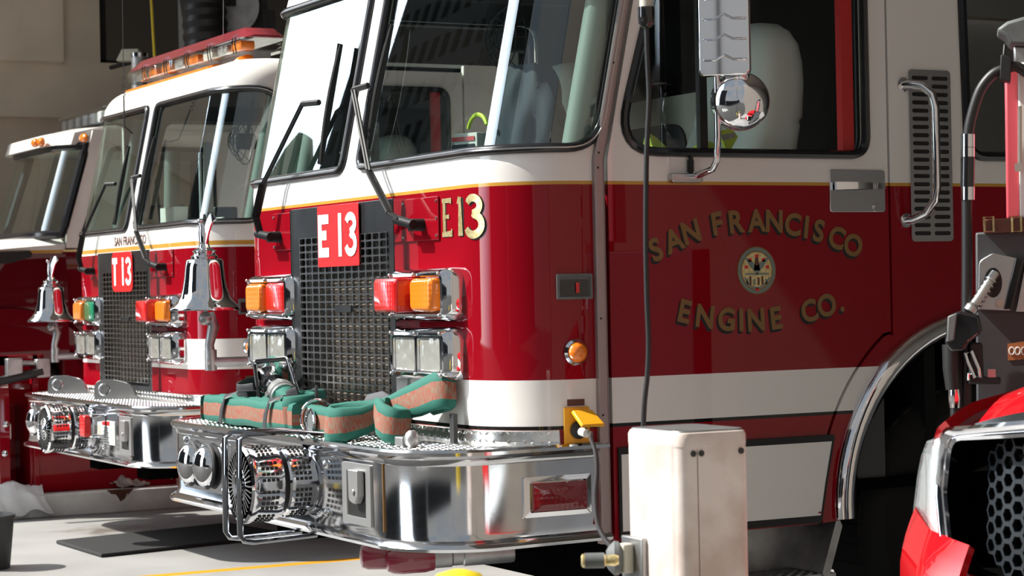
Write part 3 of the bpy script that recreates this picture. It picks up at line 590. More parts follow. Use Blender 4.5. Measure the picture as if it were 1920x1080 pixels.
    if not truck:
        for x in (.275, .415):                                       # guard loops round the siren
            b = B(); b.tube([(x, -.30, .908), (x, -.42, .922), (x, -.595, .920), (x, -.618, .905), (x, -.620, .76), (x, -.620, .575), (x, -.605, .553), (x, -.57, .548), (x, -.34, .556)], .020, 8, ry=.009, up=(1, 0, 0)); b.build('siren_guard', 'steel_dark', root, angle=50)
    else:
        b = B(); b.prism(rr(.50, .765, .11, .13, .02), fy, 0, .09); rl = b.build('flasher', 'chrome', root, bevel=.01)
        b = B(); b.prism(rr(.50, .765, .10, .12, .015), fy, .09, .125); b.build('flasher_lens', 'lens_red', rl, bevel=.006)
        b = B(); b.prism(rr(.60, .728, .22, .13, .004), fy, .002, .005); b.prism(rr(.56, .778, .13, .024, .002), fy, .0045, .0055, 1)
        for k in range(7): b.box(.505, .615-(.03 if k % 2 else 0), YF-.0056, YF-.005, .672+k*.013, .676+k*.013, 2)
        b.box(.64, .70, YF-.0056, YF-.005, .67, .77, 3); b.build('warning_sticker', ['paper', 'plate_red', 'plastic_grey', 'cream'], root)
        for x, y in ((-.85, -.15), (.10, -.15)):                     # tow eyes standing on the deck
            b = B(); pr = fillet([(-.11, 0), (.16, 0), (.10, .09), (.0, .115), (-.11, .11)], [.01, .01, .08, .03, .06], 6)
            L2 = [[Vector((x+.4*u*0+u*.55, y+u*.80+d, .885+v)) for u, v in pr] for d in (-.008, .008)]
            hole = [(-.045+.03*math.cos(2*PI*k/len(pr)), .058+.03*math.sin(2*PI*k/len(pr))) for k in range(len(pr))]
            b.loft(L2); hp = lambda d: [Vector((x+u*.55, y+u*.80+d, .885+v)) for u, v in hole]
            b.loft([hp(-.0085), hp(.0085)]); b.build('tow_eye', 'steel', root, bevel=.004)
            b = B(); b.tube([Vector((x+u*.55, y+u*.80-.0100, .885+v)) for u, v in hole], .006, 6, True); b.build('tow_eye_rim', 'chrome', root)
    # tow hook box; its dark recess is a flat black plate
    bx_, bw, bh = (.90 if truck else .777), (.20 if truck else .232), .206; b = B()
    b.loft([[fy(a, c, d) for a, c in rr(bx_, .727, ww, hh, .006)] for ww, hh, d in ((bw, bh, 0), (bw, bh, .008), (bw-.075, bh-.05, .008), (bw-.08, bh-.055, -.002))], True, False, False); hb = b.build('hook_box', 'alloy', root, angle=25)
    b = B(); b.prism(rr(bx_-.004, .727, bw-.078, bh-.052, .006), fy, .0, .003); b.build('hook_recess_shade', 'black', hb)  # black colour stands in for the shade inside the recess
    b = B(); b.loft([[fy(bx_+.025+a, .755+c, d) for a, c in fillet([(-.04, -.05), (.01, -.06), (.035, -.03), (.035, .055), (-.045, .055)], [.02, .02, .02, .005, .005], 4)] for d in (.003, .03)]); b.cyl(fy(bx_+.03, .737, .03), fy(bx_+.03, .737, .036), .010); b.build('tow_hook', 'alloy', hb, bevel=.005)
    b = B(); b.box(1.0-.014, 1.0-.010, YF-.006, YF, .617, .84); b.build('seam_strip', 'gold_paint', bm_)
    # side marker in the bumper wing
    sy = lambda y, z, d: Vector((HW+.010+d, y, z))
    b = B(); b.loft([[sy(a, c, d) for a, c in rr(.164, .726, ww, hh, .006)] for ww, hh, d in ((.252, .132, 0), (.252, .132, .02), (.215, .10, .026), (.205, .094, .012))], True, False, True); sm = b.build('side_light', 'chrome', root, angle=25)
    b = B(); b.loft([[sy(a, c, d) for a, c in rr(.172, .724, ww, hh, .008)] for ww, hh, d in ((.208, .094, .012), (.208, .094, .022), (.15, .05, .030))], True, False, True); b.build('side_light_lens', 'lens_dark_red', sm)
    # amber marker, display, power inlet on the cab corner
    tq = 1.365; b = B(); p0 = surf(tq, 1.191); nn = (surf(tq, 1.191, 1)-p0).normalized(); ud = nn.cross(Vector((0, 0, 1)))
    b.lathe([(.044, 0), (.044, .008), (.036, .018), (.034, .012)], p0, nn, 28); am = b.build('marker_base', 'chrome', root)
    b = B(); b.lathe([(.034, .010), (.032, .024), (.024, .034), (.010, .039), (.001, .04)], p0, nn, 24); b.build('marker_lens', 'lens_amber', am)
    fs = lambda a, c, d: surf(tq+a, c, d)
    b = B(); b.loft([[fs(a, 1.408+c, d) for a, c in rr(0, 0, ww, hh, .004)] for ww, hh, d in ((.125, .084, 0), (.125, .084, .012), (.108, .068, .012), (.104, .064, .006))], True, False, True); dp = b.build('status_display', 'plastic_grey', root, angle=25)
    b = B(); b.prism(rr(0, 1.404, .098, .052, .003), fs, .004, .008); b.build('display_window', 'black_gloss', dp)
    b = B(); b.prism(rr(.008, 1.404, .012, .034, .001), fs, .0078, .009); b.build('display_bar', 'plate_red', dp)
    tq = 1.362; b = B(); b.prism(rr(0, .950, .090, .122, .006), fs, 0, .010); pi_ = b.build('power_inlet', 'yellow', root, bevel=.003)
    b = B(); cp = fs(.004, .935, .010); nn = (fs(.004, .935, 1)-fs(.004, .935, 0)).normalized(); b.cyl(cp, cp+nn*.003, .030, n=24); b.build('socket', 'black', pi_)
    b = B(); hz = [fs(a, 1.004-.06*k, .014+.072*k) for k in (0, 1) for a in (-.02, .064)]; hz = [fs(-.024, .992, .014), fs(.046, .992, .014), fs(.060, .945, .075), fs(-.012, .945, .075)]
    if not truck:
        upn = Vector((.012, 0, .010)); b.loft([hz, [p+upn for p in hz]]); b.build('inlet_lid', 'yellow', pi_, bevel=.004)
    b = B(); b.prism(rr(0, 1.025, .062, .022, .002), fs, .001, .002); b.build('inlet_label', 'brown', pi_)
    # --- interior
    b = B(); b.loft([[Vector((x, y, z)) for y, z in ((.12, 1.72), (.16, 1.84), (.38, 1.86), (.55, 1.80), (.58, 1.5), (.12, 1.5))] for x in (-1.15, 1.15)]); b.build('dashboard', 'interior_green', root, bevel=.02)
    b = B(); b.box(-1.18, 1.18, 1.75, 1.80, .7, 2.72); b.box(-1.18, .05, 1.70, 1.75, 1.75, 2.22, 1)
    b.prism(fillet([(-.95, 1.76), (-.30, 1.76), (-.30, 2.10), (-.95, 2.10)], [.02, .02, .12, .12]), lambda x, z, d: Vector((x, 1.70-d, z)), 0, .01, 2)
    b.build('bulkhead', ['interior_dark', 'cream', 'black'], root)
    b = B(); ps = [surf(1.40, z, -.06) for z in (1.86, 2.1, 2.35, 2.6)]; b.tube(ps, .045, 10); ps = [surf(-1.40, z, -.06) for z in (1.86, 2.1, 2.35, 2.6)]; b.tube(ps, .045, 10); b.build('pillar_lining', 'interior_green', root, angle=60)
    for sx_ in (.72, -.72):
        b = B(); sec = lambda yy, zz, hw_, th: [Vector((sx_+a, yy+c, zz)) for a, c in rr(0, 0, hw_*2, th, .09, 8)]
        b.loft([sec(1.20, 1.45, .25, .26), sec(1.24, 1.80, .25, .27), sec(1.27, 1.90, .247, .262), sec(1.30, 1.985, .24, .245), sec(1.305, 2.0, .236, .232), sec(1.31, 2.015, .238, .25), sec(1.33, 2.14, .225, .245), sec(1.342, 2.22, .21, .235), sec(1.35, 2.29, .19, .215), sec(1.355, 2.34, .155, .18), sec(1.36, 2.37, .10, .12), sec(1.36, 2.38, .04, .05)])
        st = b.build('seat_back', 'vinyl', root, angle=60)
        b = B(); b.loft([[Vector((sx_+a, 0, 0))+Vector((0, .78+c, 1.36)) for a, c in rr(0, 0, .52, .52, .08)], [Vector((sx_+a, .80+c, 1.50)) for a, c in rr(0, 0, .52, .50, .10)]]); b.build('seat_cushion', 'vinyl', root, bevel=.02)
    b = B(); wc_ = Vector((.68, .62, 1.80)); b.tube([wc_+Vector((.22*math.cos(2*PI*k/32), .15*math.sin(2*PI*k/32), .15*math.sin(2*PI*k/32))) for k in range(32)], .014, 8, True)
    b.tube([wc_+Vector((-.22, 0, 0)), wc_, wc_+Vector((.22, 0, 0))], .012, 6); b.tube([wc_, wc_+Vector((0, -.15, -.25))], .03, 8); b.build('steering_wheel', 'black', root)
    b = B(); fc = Vector((-.18, .75, 2.40)); b.cyl(fc, fc+Vector((0, .10, 0)), .05)
    for R_ in (.05, .085, .115, .14): b.tube([fc+Vector((R_*math.cos(2*PI*k/28), -.06+.10*(R_/.14)**2, R_*math.sin(2*PI*k/28))) for k in range(28)], .003, 5, True)
    for k in range(12): a = 2*PI*k/12; b.tube([fc+Vector((0, -.06, 0)), fc+Vector((.14*math.cos(a), .04, .14*math.sin(a)))], .002, 4)
    b.tube([fc+Vector((0, .05, 0)), fc+Vector((0, .1, .25))], .012, 6); b.build('cab_fan', 'plastic_dark', root)
    b = B(); b.box(-.05, .15, .30, .50, 1.86, 1.93); b.box(-.25, -.08, .55, .70, 1.80, 2.00); b.build('radio_console', 'plastic_dark', root, bevel=.01)
    # bell on the far side
    bc = Vector((-1.395, -.075, 1.340)) if not truck else Vector((-1.40, -.075, 1.325)); b = B()
    pf = [(.154, 0), (.156, .006), (.150, .014), (.128, .032), (.108, .058), (.096, .095), (.088, .140), (.083, .185), (.080, .215), (.070, .222), (.03, .226)]
    b.lathe(pf, bc, (0, 0, 1), 48, caps=False); b.lathe([(.154, 0), (.145, .004), (.12, .03), (.10, .06), (.07, .21)], bc, (0, 0, 1), 48, caps=False); be = b.build('bell', 'chrome', root, angle=60)
    b = B(); b.lathe([(.055, .222), (.060, .232), (.050, .240), (.045, .246), (.052, .256), (.040, .264), (.026, .270), (.022, .285)], bc, (0, 0, 1), 28)
    e = bc+Vector((0, 0, .28)); b.tube([e, e+Vector((0, 0, .05)), e+Vector((-.004, .0, .085)), e+Vector((0, -.012, .105))], [.020, .024, .020, .010], 10); b.sph(e+Vector((0, -.016, .105)), .013, 6)
    for sgn in (1, -1):                                             # spread eagle wings
        L_ = []
        for k in range(7):
            f = k/6; c = e+Vector((sgn*(.014+.045*f), .03*f, .035+.085*math.sin(PI*.62*f)+.0)); wd = .030*(1-f)**.6+.005; L_.append([c+Vector((0, .004, wd)), c+Vector((0, -.004, wd)), c+Vector((.006*sgn, -.002, -wd)), c+Vector((.006*sgn, .006, -wd))])
        b.loft(L_)
    b.build('eagle', 'chrome', be, angle=50)
    b = B(); b.tube([bc+Vector((0, 0, .12)), bc+Vector((0, 0, -.02))], .010, 8); b.sph(bc+Vector((0, 0, -.035)), .03, 8)
    b.tube([bc+Vector((.0, .02, -.01)), bc+Vector((0, .035, -.07)), bc+Vector((0, .015, -.15)), bc+Vector((0, .02, -.20))], [.018, .026, .020, .024], 10); b.cyl(bc+Vector((0, .02, -.17)), bc+Vector((0, .02, -.26)), .026)
    b.tube([bc+Vector((0, .0, -.225)), bc+Vector((.02, .14, -.225)), bc+Vector((.10, .42, -.225)), Vector((-1.22, .44, bc.z-.225))], .022, 10); b.build('bell_bracket', 'steel_dull', be, angle=50)
    return root, fn
eng, EF = build_engine('fire_engine', 'nearest red and white fire engine with the E 13 plate', 0, 0, 0, 'paint_engine', False)
trk, TF = build_engine('ladder_truck', 'red and white fire truck with the T 13 plate behind the nearest engine', -4.65, .65, -.065, 'paint_truck', True)
# ------------------------------------------------------------------ lettering and seal on the near engine's door
SX = .0
def side_w(y, z, d): return Vector((d, y, z))
LET = [('S', 240, 290, 22), ('A', 330, 243, 20), ('N', 418, 200, 16), ('F', 552, 158, 9), ('R', 650, 148, 5), ('A', 750, 143, 2), ('N', 840, 146, -2), ('C', 935, 163, -6), ('I', 1003, 176, -8), ('S', 1066, 195, -12), ('C', 1157, 230, -17), ('O', 1240, 268, -21),
       ('E', 388, 603, -14), ('N', 490, 628, -9), ('G', 598, 643, -4), ('I', 673, 645, 0), ('N', 748, 645, 3), ('E', 850, 636, 7), ('C', 1017, 600, 13), ('O', 1105, 572, 17), ('.', 1187, 600, 18)]
for ch, x, y, ang in LET:
    c = onX(1140+x/2.7, 360+y/2.7, 0); V, F = glyphs(ch, .106, .0035); xs = [p[0] for p in V]; ys = [p[1] for p in V]; mx, my = (min(xs)+max(xs))/2, (.0742/2 if ch != '.' else .0)
    ca, sa = math.cos(math.radians(ang)), math.sin(math.radians(ang))
    lt_ = MB()
    for mi, d, oy, oz in ((1, .0012, -.007, -.009), (0, .0026, 0, 0)):
        lt_.add([(d, c.y+oy+(px-mx)*ca*.95-(py-my)*sa, c.z+oz+(px-mx)*sa*.95+(py-my)*ca) for px, py in V], F, mi)
    lt_.build('door_letter', ['gold_paint', 'black'], eng)
se = MB(); sc_ = (.985, 1.451)
def ell(rx, rz, d0, d1, mi, n=40, cy=sc_[0], cz=sc_[1]): se.prism([(cy+rx*math.cos(2*PI*k/n), cz+rz*math.sin(2*PI*k/n)) for k in range(n)], side_w, d0, d1, mi)
ell(.081, .083, .001, .002, 0); ell(.077, .079, .002, .0026, 1); ell(.066, .068, .0026, .0032, 0); ell(.062, .064, .0032, .0036, 3)
f2 = lambda y, z: Vector((.0040, sc_[0]+y, sc_[1]+z))
stroke(se, [(-.052, .048), (-.02, .02), (0, 0), (.02, .02), (.052, .048)], [.004, .02, .03, .02, .004], f2, 1); stroke(se, [(0, .0), (0, .045)], [.026, .012], f2, 4)
for y, z in ((-.028, .036), (.028, .036), (0, .05), (-.044, .012), (.044, .012), (0, -.066)): stroke(se, [(y-.007, z), (y+.007, z)], .012, f2, 2)
stroke(se, [(-.05, -.012), (.05, -.012)], .006, f2, 1)
for y, h in ((-.04, .022), (-.028, .03), (-.012, .02), (.006, .026), (.022, .03), (.038, .02)): stroke(se, [(y, -.05), (y, -.05+h)], .008, f2, 4 if h > .025 else 1)
stroke(se, arc2(0, -.004, .055, .056, 200, 340, 16), .006, f2, 1); se.build('door_seal', ['gold_paint', 'interior_green', 'plate_red', 'gold_leaf', 'brown'], eng)

# ------------------------------------------------------------------ things under and behind the near bumper
b = MB(); p = onX(705, 1055, -.30)
def dirv(a): return Vector((.06, .998, 0))
c0 = Vector((-.50, -.135, .487)); ax = Vector((.28, .96, .03)).normalized()
b.lathe([(.015, -.075), (.036, -.07), (.045, -.05), (.049, -.02), (.049, .06), (.046, .075), (.044, .09)], c0, ax, 28); ic = b.build('intake_cap', 'cap_red', eng, angle=50)
b = MB(); b.lathe([(.038, .085), (.038, .15), (.034, .155), (.034, .19), (.038, .195), (.038, .36), (.036, .37)], c0, ax, 24); b.build('intake_pipe', 'steel_dull', ic)
b = MB(); c1 = c0+Vector((-.08, -.06, .01)); b.lathe([(.015, -.075), (.036, -.07), (.045, -.05), (.049, .02), (.044, .09)], c1, ax, 24); b.build('intake_cap', 'cap_red', eng, angle=50)

# ------------------------------------------------------------------ light bar, lamps, aerial on the second truck
def tb_(): return MB(TF)
b = tb_(); loop = lambda x, yi, zs: [Vector((x, y, z)) for y, z in zs]
cl = [(.345, 2.815), (.335, 2.84), (.335, 2.885), (.63, 2.885), (.63, 2.84), (.61, 2.815)]
b.loft([loop(x, 0, [(.48+(y-.48)*k, z) for y, z in cl]) for x, k in ((-1.06, .85), (-1.02, 1), (.93, 1), (.99, .85))]); lb = b.build('light_bar', 'clear_lens', trk, bevel=.006)
b = tb_(); rd = [(.335, 2.888), (.40, 2.955), (.57, 2.955), (.63, 2.888)]
b.loft([[Vector((x, .48+(y-.48)*k, 2.888+(z-2.888)*h)) for y, z in rd] for x, k, h in ((-1.06, .8, .2), (-.98, 1, .9), (-.90, 1, 1), (.80, 1, 1), (.88, 1, .95), (.99, .8, .2))]); b.build('red_dome', 'lens_pink', lb, bevel=.004)
b = tb_(); b.box(-.95, .9, .44, .54, 2.76, 2.82); b.build('bar_base', 'steel_dull', lb)
b = tb_()
for k, x in enumerate((-.85, -.60, -.36, -.12, .14, .38, .62, .84)): b.loft([[Vector((x+a, .36+.10*(1-abs(a)/.09)*.0+yy, z)) for a, z in rr(0, 2.85, .15, .055, .02)] for yy in (0, .08)], mi=(0, 1, 2)[k % 3] if k != 2 else 1)
b.build('bar_lamp', ['headlamp', 'lens_amber', 'cream'], lb)
for x in (-.66, -.26, .12, .50, .90):
    for o_ in (-.02, .02): b = tb_(); b.tube([(x+o_, .33, 2.80), (x+o_, .322, 2.85), (x+o_, .325, 2.89), (x+o_, .345, 2.905)], .004, 6); b.build('bar_clip', 'chrome', lb)
b = tb_()
b.tube([surf(t, 2.80, .012)+Vector((0, .02, .004)) for t in np.linspace(-1.0, .55, 16)], .012, 8, ry=.006, up=(0, 0, 1)); b.build('roof_marker_strip', 'lens_amber', trk)
for x in (-.95, -.45, .35, .84):
    b = tb_(); b.loft([[Vector((x+a*k, .34+.30*f, 2.757+max(0, c)*k)) for a, c in arc2(0, 0, .055, .05, 0, 180, 8)] for f, k in ((0, .15), (.08, .6), (.25, 1), (.5, .95), (.75, .6), (1, .1))]); b.build('roof_marker', 'lens_amber', trk, angle=60)
b = tb_(); a0 = Vector((.03, .02, 2.42)); b.tube([a0, a0+Vector((.0, -.05, .04)), a0+Vector((0, -.05, .22))], .005, 6)
b.tube([a0+Vector((.012*math.cos(k*.9), -.05+.012*math.sin(k*.9), .22+k*.0035)) for k in range(30)], .0022, 5); b.tube([a0+Vector((0, -.05, .32)), a0+Vector((.02, -.05, .95))], .0025, 5); b.build('radio_aerial', 'black', trk)
# items seen through the second truck's glass
b = tb_(); b.box(-.10, .16, .22, .30, 1.86, 1.99); b.obox((.36, .30, 1.89), (.13, .02, .0), (0, .08, .02), (0, 0, .006)); b.build('paperwork', 'paper', trk)
b = tb_(); b.sph((.62, 1.0, 2.20), .13, 10, sc=(1, 1.1, .75)); b.lathe([(.17, 0), (.17, .015), (.12, .03)], (.62, 1.0, 2.12), (0, 0, 1), 24); tag(b.build('helmet', 'helmet_yellow'), 'yellow helmet behind the windscreen of the T 13 truck', 'helmet')
b = tb_(); b.box(1.02, 1.10, .75, 1.10, 1.86, 2.42); lozenges(b, lambda y, z, d: Vector((1.102+d, y, z)), .78, 1.08, 1.9, 2.4, .05, h=.006, ln=.022, wd=.008); b.build('tread_panel', 'tread_bright', trk)
b = tb_(); b.tube([(.25, .35, 1.9), (.22, .36, 2.3)], .012, 8); b.tube([(.31, .35, 1.9), (.30, .36, 2.35)], .009, 8); b.box(.33, .37, .34, .38, 1.95, 2.35); b.build('tool_rack', 'steel', trk)
b = tb_(); b.tube([(-.42, .4, 1.9), (-.43, .42, 2.35)], .05, 12); b.build('chrome_tube', 'interior_green', trk)

# ------------------------------------------------------------------ third truck with a bonnet
T3 = thing('rescue_truck', 'dark red hooded truck with white cab at the left edge', 'fire truck', (-10.7, 3.0, 0)); X3 = -9.5
P3 = lambda u, v, x=X3: onX(u, v, x)
wt, wb = P3(163, 273), P3(117, 440); yt, zt, yb, zb3 = wt.y, wt.z, wb.y, wb.z
XL = X3-1.72
b = MB(); gq = [Vector((X3-.0, yb, zb3)), Vector((XL+.06, yb, zb3)), Vector((XL+.16, yt, zt)), Vector((X3-.02, yt, zt))]
def q3(u, v): # curved windscreen
    lo = gq[0].lerp(gq[1], u); hi = gq[3].lerp(gq[2], u); p = lo.lerp(hi, v); p.y += .2*((2*u-1)**6-1); return p
sheet(b, q3, 0, 1, 0, 1, .04, .1); wsn = b.build('windshield', 'glass', T3, angle=80)
b = MB(); b.tube([q3(u, 0) for u in np.linspace(0, 1, 20)]+[q3(1, v) for v in np.linspace(.1, .9, 8)]+[q3(1-u, 1) for u in np.linspace(0, 1, 20)]+[q3(0, 1-v) for v in np.linspace(.1, .9, 8)], .035, 8, True); b.build('gasket', 'gasket', wsn)
rf = P3(157, 252)
b = MB(); b.loft([[Vector((x, y+.2*(min(1, abs((x-(X3+XL)/2)/.86))**6-1), z)) for y, z in ((yt-.06, zt+.01), (yt-.03, zt+.10), (yt+.16, rf.z+.06), (yt+.6, rf.z+.10), (yt+2.2, rf.z+.10), (yt+2.2, zt), (yt+.1, zt))] for x in np.linspace(XL+.10, X3-.04, 16)]); b.build('cab_roof', 'white_paint', T3, angle=50)
# cab side: pillar, door window, lower door
dv = fillet([(yb+.14, zb3-.05), (yb+1.2, zb3-.05), (yb+1.2, zt-.02), (yt+.19, zt-.02)], [.05, .06, .06, .06]); s3 = lambda y, z: Vector((X3, y, z))
b = MB(); sheet(b, s3, yb-.12, yb+3.2, zb3-.10, zt+.12, .03, .03, outer=densify([(yb+.03, zb3-.10), (yb+3.2, zb3-.10), (yb+3.2, zt+.12), (yt+.05, zt+.12), (yb+.04, zb3+.04)], .03), holes=[densify(dv, .03)]); ds = b.build('cab_side', 'white_paint', T3, solid=.04)
b = MB(); sheet(b, lambda y, z: Vector((X3-.02, y, z)), yb, yb+1.3, zb3-.1, zt, .06, .06, outer=densify(dv, .05)); b.build('window_pane', 'glass_dark', ds)
b = MB(); b.tube([s3(y, z) for y, z in densify(dv, .05)], .02, 8, True); b.build('window_gasket', 'gasket', ds)
b = MB(); b.box(XL, X3+.004, yb-.02, yb+3.2, .55, zb3-.115); b.build('cab_lower', 'dark_red_paint', T3, bevel=.02)
b = MB(); b.box(X3, X3+.008, yb+.0, yb+3.2, zb3-.128, zb3-.112); b.build('pinstripe', 'gold_leaf', T3)
# hood and fender
hl = P3(0, 455); zc3 = zb3-.01
b = MB(); L_ = []
for k in range(13):
    f = k/12; y = yb+.02-1.55*f; hwid = .90-.06*f; drop = .10*f+.12*f**3
    sec = [(-hwid-.02, .95), (-hwid, zc3-.32-drop), (-hwid+.05, zc3-.06-drop), (-hwid+.2, zc3-drop), (0, zc3+.02-drop), (hwid-.2, zc3-drop), (hwid-.05, zc3-.06-drop), (hwid, zc3-.32-drop), (hwid+.02, .95)]
    L_.append([Vector(((X3+XL)/2+a, y, z)) for a, z in sec])
bands('paint_rescue', [(0, (.10, .004, .008)), (zc3-.135, GOLD), (zc3-.115, WHITE)]); b.loft(L_, True, True, True); b.build('hood', 'paint_rescue', T3, angle=40)
hv = P3(62, 482, X3-.02)
b = MB(); b.prism(fillet([(hv.y-.62, hv.z-.07), (hv.y-.02, hv.z-.045), (hv.y, hv.z+.05), (hv.y-.62, hv.z+.035)], [.03, .03, .05, .03]), lambda y, z, d: Vector((X3-.05+d, y, z)), 0, .045); b.build('hood_vent', 'black', T3, bevel=.01)
wc3 = P3(15, 725); b = MB(); L_ = []
for k in range(25):
    a = math.radians(205-230*k/24); L_.append([Vector((X3+ox, wc3.y+r*math.cos(a), .56+r*math.sin(a))) for ox, r in ((-.25, .86), (-.02, .84), (.05, .78), (.05, .66), (-.3, .64))])
b.loft(L_, True); b.build('fender', 'dark_red_paint', T3, angle=40)
b = MB(); b.lathe([(.30, 0), (.46, 0), (.52, .05), (.52, .24), (.46, .30), (.3, .28)], (X3-.32, wc3.y, .52), (1, 0, 0), 40); b.build('front_wheel', 'rubber', T3)
b = MB(); b.box(XL+.3, X3-.4, yb-1.6, yb+2.5, .45, .75); b.box(X3-.9, X3-.25, wc3.y-.7, wc3.y+.8, .3, 1.35); b.build('chassis', 'black', T3)
for u, v in ((66, 268), (77, 266), (90, 264), (157, 259)):
    p = onY(u, v, yt+.06)
    for _ in range(6): p = onY(u, v, yt-.10+.2*(min(1, abs((p.x-(X3+XL)/2)/.86))**6-1))
    b = MB(); b.sph(p, .05, 8, sc=(1.5 if u > 100 else 1.1, .6, .7)); b.build('roof_marker', 'lens_amber', T3)
l0, l1 = onY(108, 252, yt+.45), onY(200, 226, yt+.45); z0_ = (l0.z+l1.z)/2; xs_ = np.linspace(l0.x, l1.x+.25, 9)
b = MB(); b.box(l0.x, l1.x+.3, yt+.45, yt+.70, z0_, z0_+.13); lb3 = b.build('light_bar', 'clear_lens', T3, bevel=.02)
b = MB(); b.box(l0.x+.05, l1.x+.25, yt+.52, yt+.62, rf.z+.05, z0_); b.build('bar_base', 'black', lb3)
for x in xs_:
    b = MB(); b.box(x-.05, x+.05, yt+.50, yt+.56, z0_+.02, z0_+.11); b.build('bar_lamp', 'lamp_white', lb3, bevel=.01)
b = MB(); b.box(XL+.2, X3-.2, yb+.35, yb+.6, zb3-.35, zb3-.02); b.box(XL+.3, XL+.9, yb+.9, yb+1.1, zb3-.5, zb3+.25); b.box(X3-.9, X3-.3, yb+.9, yb+1.1, zb3-.5, zb3+.25); b.build('seat_row', 'interior_dark', T3, bevel=.05)
b = MB(); b.tube([Vector((X3-.75, yb+.42, zb3+.12))+Vector((.2*math.cos(2*PI*k/24), .08*math.sin(2*PI*k/24), .18*math.sin(2*PI*k/24))) for k in range(24)], .012, 6, True); b.build('steering_wheel', 'plastic_grey', T3)
b = MB(); b.box(XL+.05, X3-.05, yb+1.6, yb+1.65, .8, zt); b.build('cab_back', 'interior_dark', T3)
pt = atD(261, 100, 16.6); b = MB(); b.cyl((pt.x, pt.y, 1.2), (pt.x, pt.y, pt.z), .062, n=24); b.lathe([(.066, -.03), (.068, 0), (.055, .004)], (pt.x, pt.y, pt.z), (0, 0, 1), 24, 1); b.build('exhaust_stack', ['steel_dull', 'chrome'], T3)
# ------------------------------------------------------------------ garage fittings on the left
b = MB(); c = atD(384, 0, 17.5); pts = [Vector((c.x+.02*math.sin(k*.3), c.y, c.z-.75+.05*k)) for k in range(46)]
b.tube(pts, [.175+(.016 if k % 2 else 0) for k in range(46)], 20); tag(b.build('exhaust_hose', 'rubber', angle=20), 'black corrugated exhaust hose hanging above the T 13 truck', 'hose')
rl = thing('ceiling_reel', 'pale overhead reel beside the hanging exhaust hose', 'reel', atD(432, 12, 17.8))
b = MB(); c = atD(432, 12, 17.8); b.lathe([(.20, -.06), (.24, -.05), (.24, 0), (.05, .01)], c, TOCAM, 28); b.build('drum', 'steel_dull', rl)
b = MB(); b.lathe([(.30, -.14), (.30, -.07)], c, TOCAM, 28); b.obox(c+RIGHT*.32-Vector((0, 0, .18)), RIGHT*.05, TOCAM*.05, Vector((0, 0, .14))); b.obox(c+Vector((0, 0, .5)), RIGHT*.05, TOCAM*.05, Vector((0, 0, .5))); b.build('housing', 'black', rl)
b = MB(); a0, a1 = atD(283, -10, 17.2), atD(292, 150, 17.2); b.tube([a0, a1], .012, 6); tag(b.build('pull_rope', 'helmet_yellow'), 'yellow rope hanging against the dark opening', 'rope')
b = MB(); a0 = atD(419, -10, 11.7); b.tube([a0, atD(418.5, 66, 11.7)], .0025, 5); tag(b.build('pull_wire', 'steel'), 'thin wire dropping to the T 13 light bar', 'wire')
lw_ = thing('wall_lamp', 'small pale floodlight in the dark opening on left wall', 'lamp', atD(242, 104, 17.9)); c = atD(242, 104, 17.9)
b = MB(); b.loft([[c+RIGHT*x+Vector((0, 0, z))+TOCAM*d for x, z in ((-.10, -.05), (.09, -.05), (.09, .05), (-.05, .05))] for d in (-.06, .06)]); b.build('housing', 'cream', lw_, bevel=.008)
b = MB(); b.tube([c+RIGHT*.05, c+RIGHT*.05+Vector((0, 0, -.05)), c+Vector((-.5, .0, -.05))], .02, 8); b.build('bracket', 'black', lw_)

# red hose reel and its frame on the kerb, left of the second truck
HRX = -7.48
rb = thing('hose_reel', 'red steel hose reel cabinet on the kerb under the T 13 bumper', 'hose reel', (HRX-.4, 1.0, .153))
p0, p1 = onX(55, 800, HRX), onX(332, 915, HRX)
b = MB(); b.box(HRX-.75, HRX, p0.y, p1.y, .153, .72); cab_ = b.build('cabinet', 'red_paint', rb, bevel=.008)
b = MB()
for y in np.linspace(p0.y+.04, p1.y-.04, 2):
    for z in (.20, .42, .60): b.sph((HRX+.003, y, z), .012, 5)
b.build('rivet', 'steel', cab_)
b = MB(); q0 = onX(22, 735, HRX); b.box(HRX-.75, HRX+.02, p0.y-.20, p0.y-.13, .153, 1.05); b.box(HRX-.05, HRX+.02, p0.y-.20, p0.y+.10, .98, 1.05); b.box(HRX-.05, HRX+.02, p0.y+.02, p0.y+.06, .153, 1.05); b.build('frame', 'red_paint', rb, bevel=.006)
b = MB(); b.lathe([(.40, 0), (.42, .02), (.40, .04), (.2, .05)], (HRX-.40, p0.y-.04, .60), (1, 0, 0), 40); b.build('reel_flange', 'red_paint', rb)
b = MB(); b.box(HRX+.02, HRX+.10, p0.y-.16, p0.y-.06, .90, 1.03); b.box(HRX+.02, HRX+.10, p0.y+.03, p0.y+.12, .90, 1.02); b.tube([(HRX+.06, p0.y-.10, 1.0), (HRX+.06, p0.y+.06, .99)], .018, 8); b.build('latch', 'steel_dull', rb, bevel=.01)
b = MB(); b.tube([(HRX+.08, p0.y-.6, .87), (HRX+.08, p0.y-.2, .89), (HRX+.08, p0.y+.07, .94)], .03, 10); b.build('hose_end', 'rubber', rb)
b = MB(); pts = [onX(u, v, HRX-.1) for u, v in ((-20, 745), (10, 715), (50, 702), (95, 705), (125, 716))]; b.tube(pts, .012, 8); tag(b.build('cable', 'rubber'), 'black cable arching above the red hose reel', 'cable')
# fitting on the far-left edge
b = MB(); c = onX(2, 800, -7.5); b.box(-7.7, -7.5, c.y-.5, c.y+.07, .50, .62); b.build('reel_guide', 'white_paint', rb, bevel=.02)
for u, v in ((10, 795), (8, 850)): b = MB(); p = onX(u, v, -7.48); b.sph(p, .03, 8); b.build('guide_knob', 'chrome', rb)

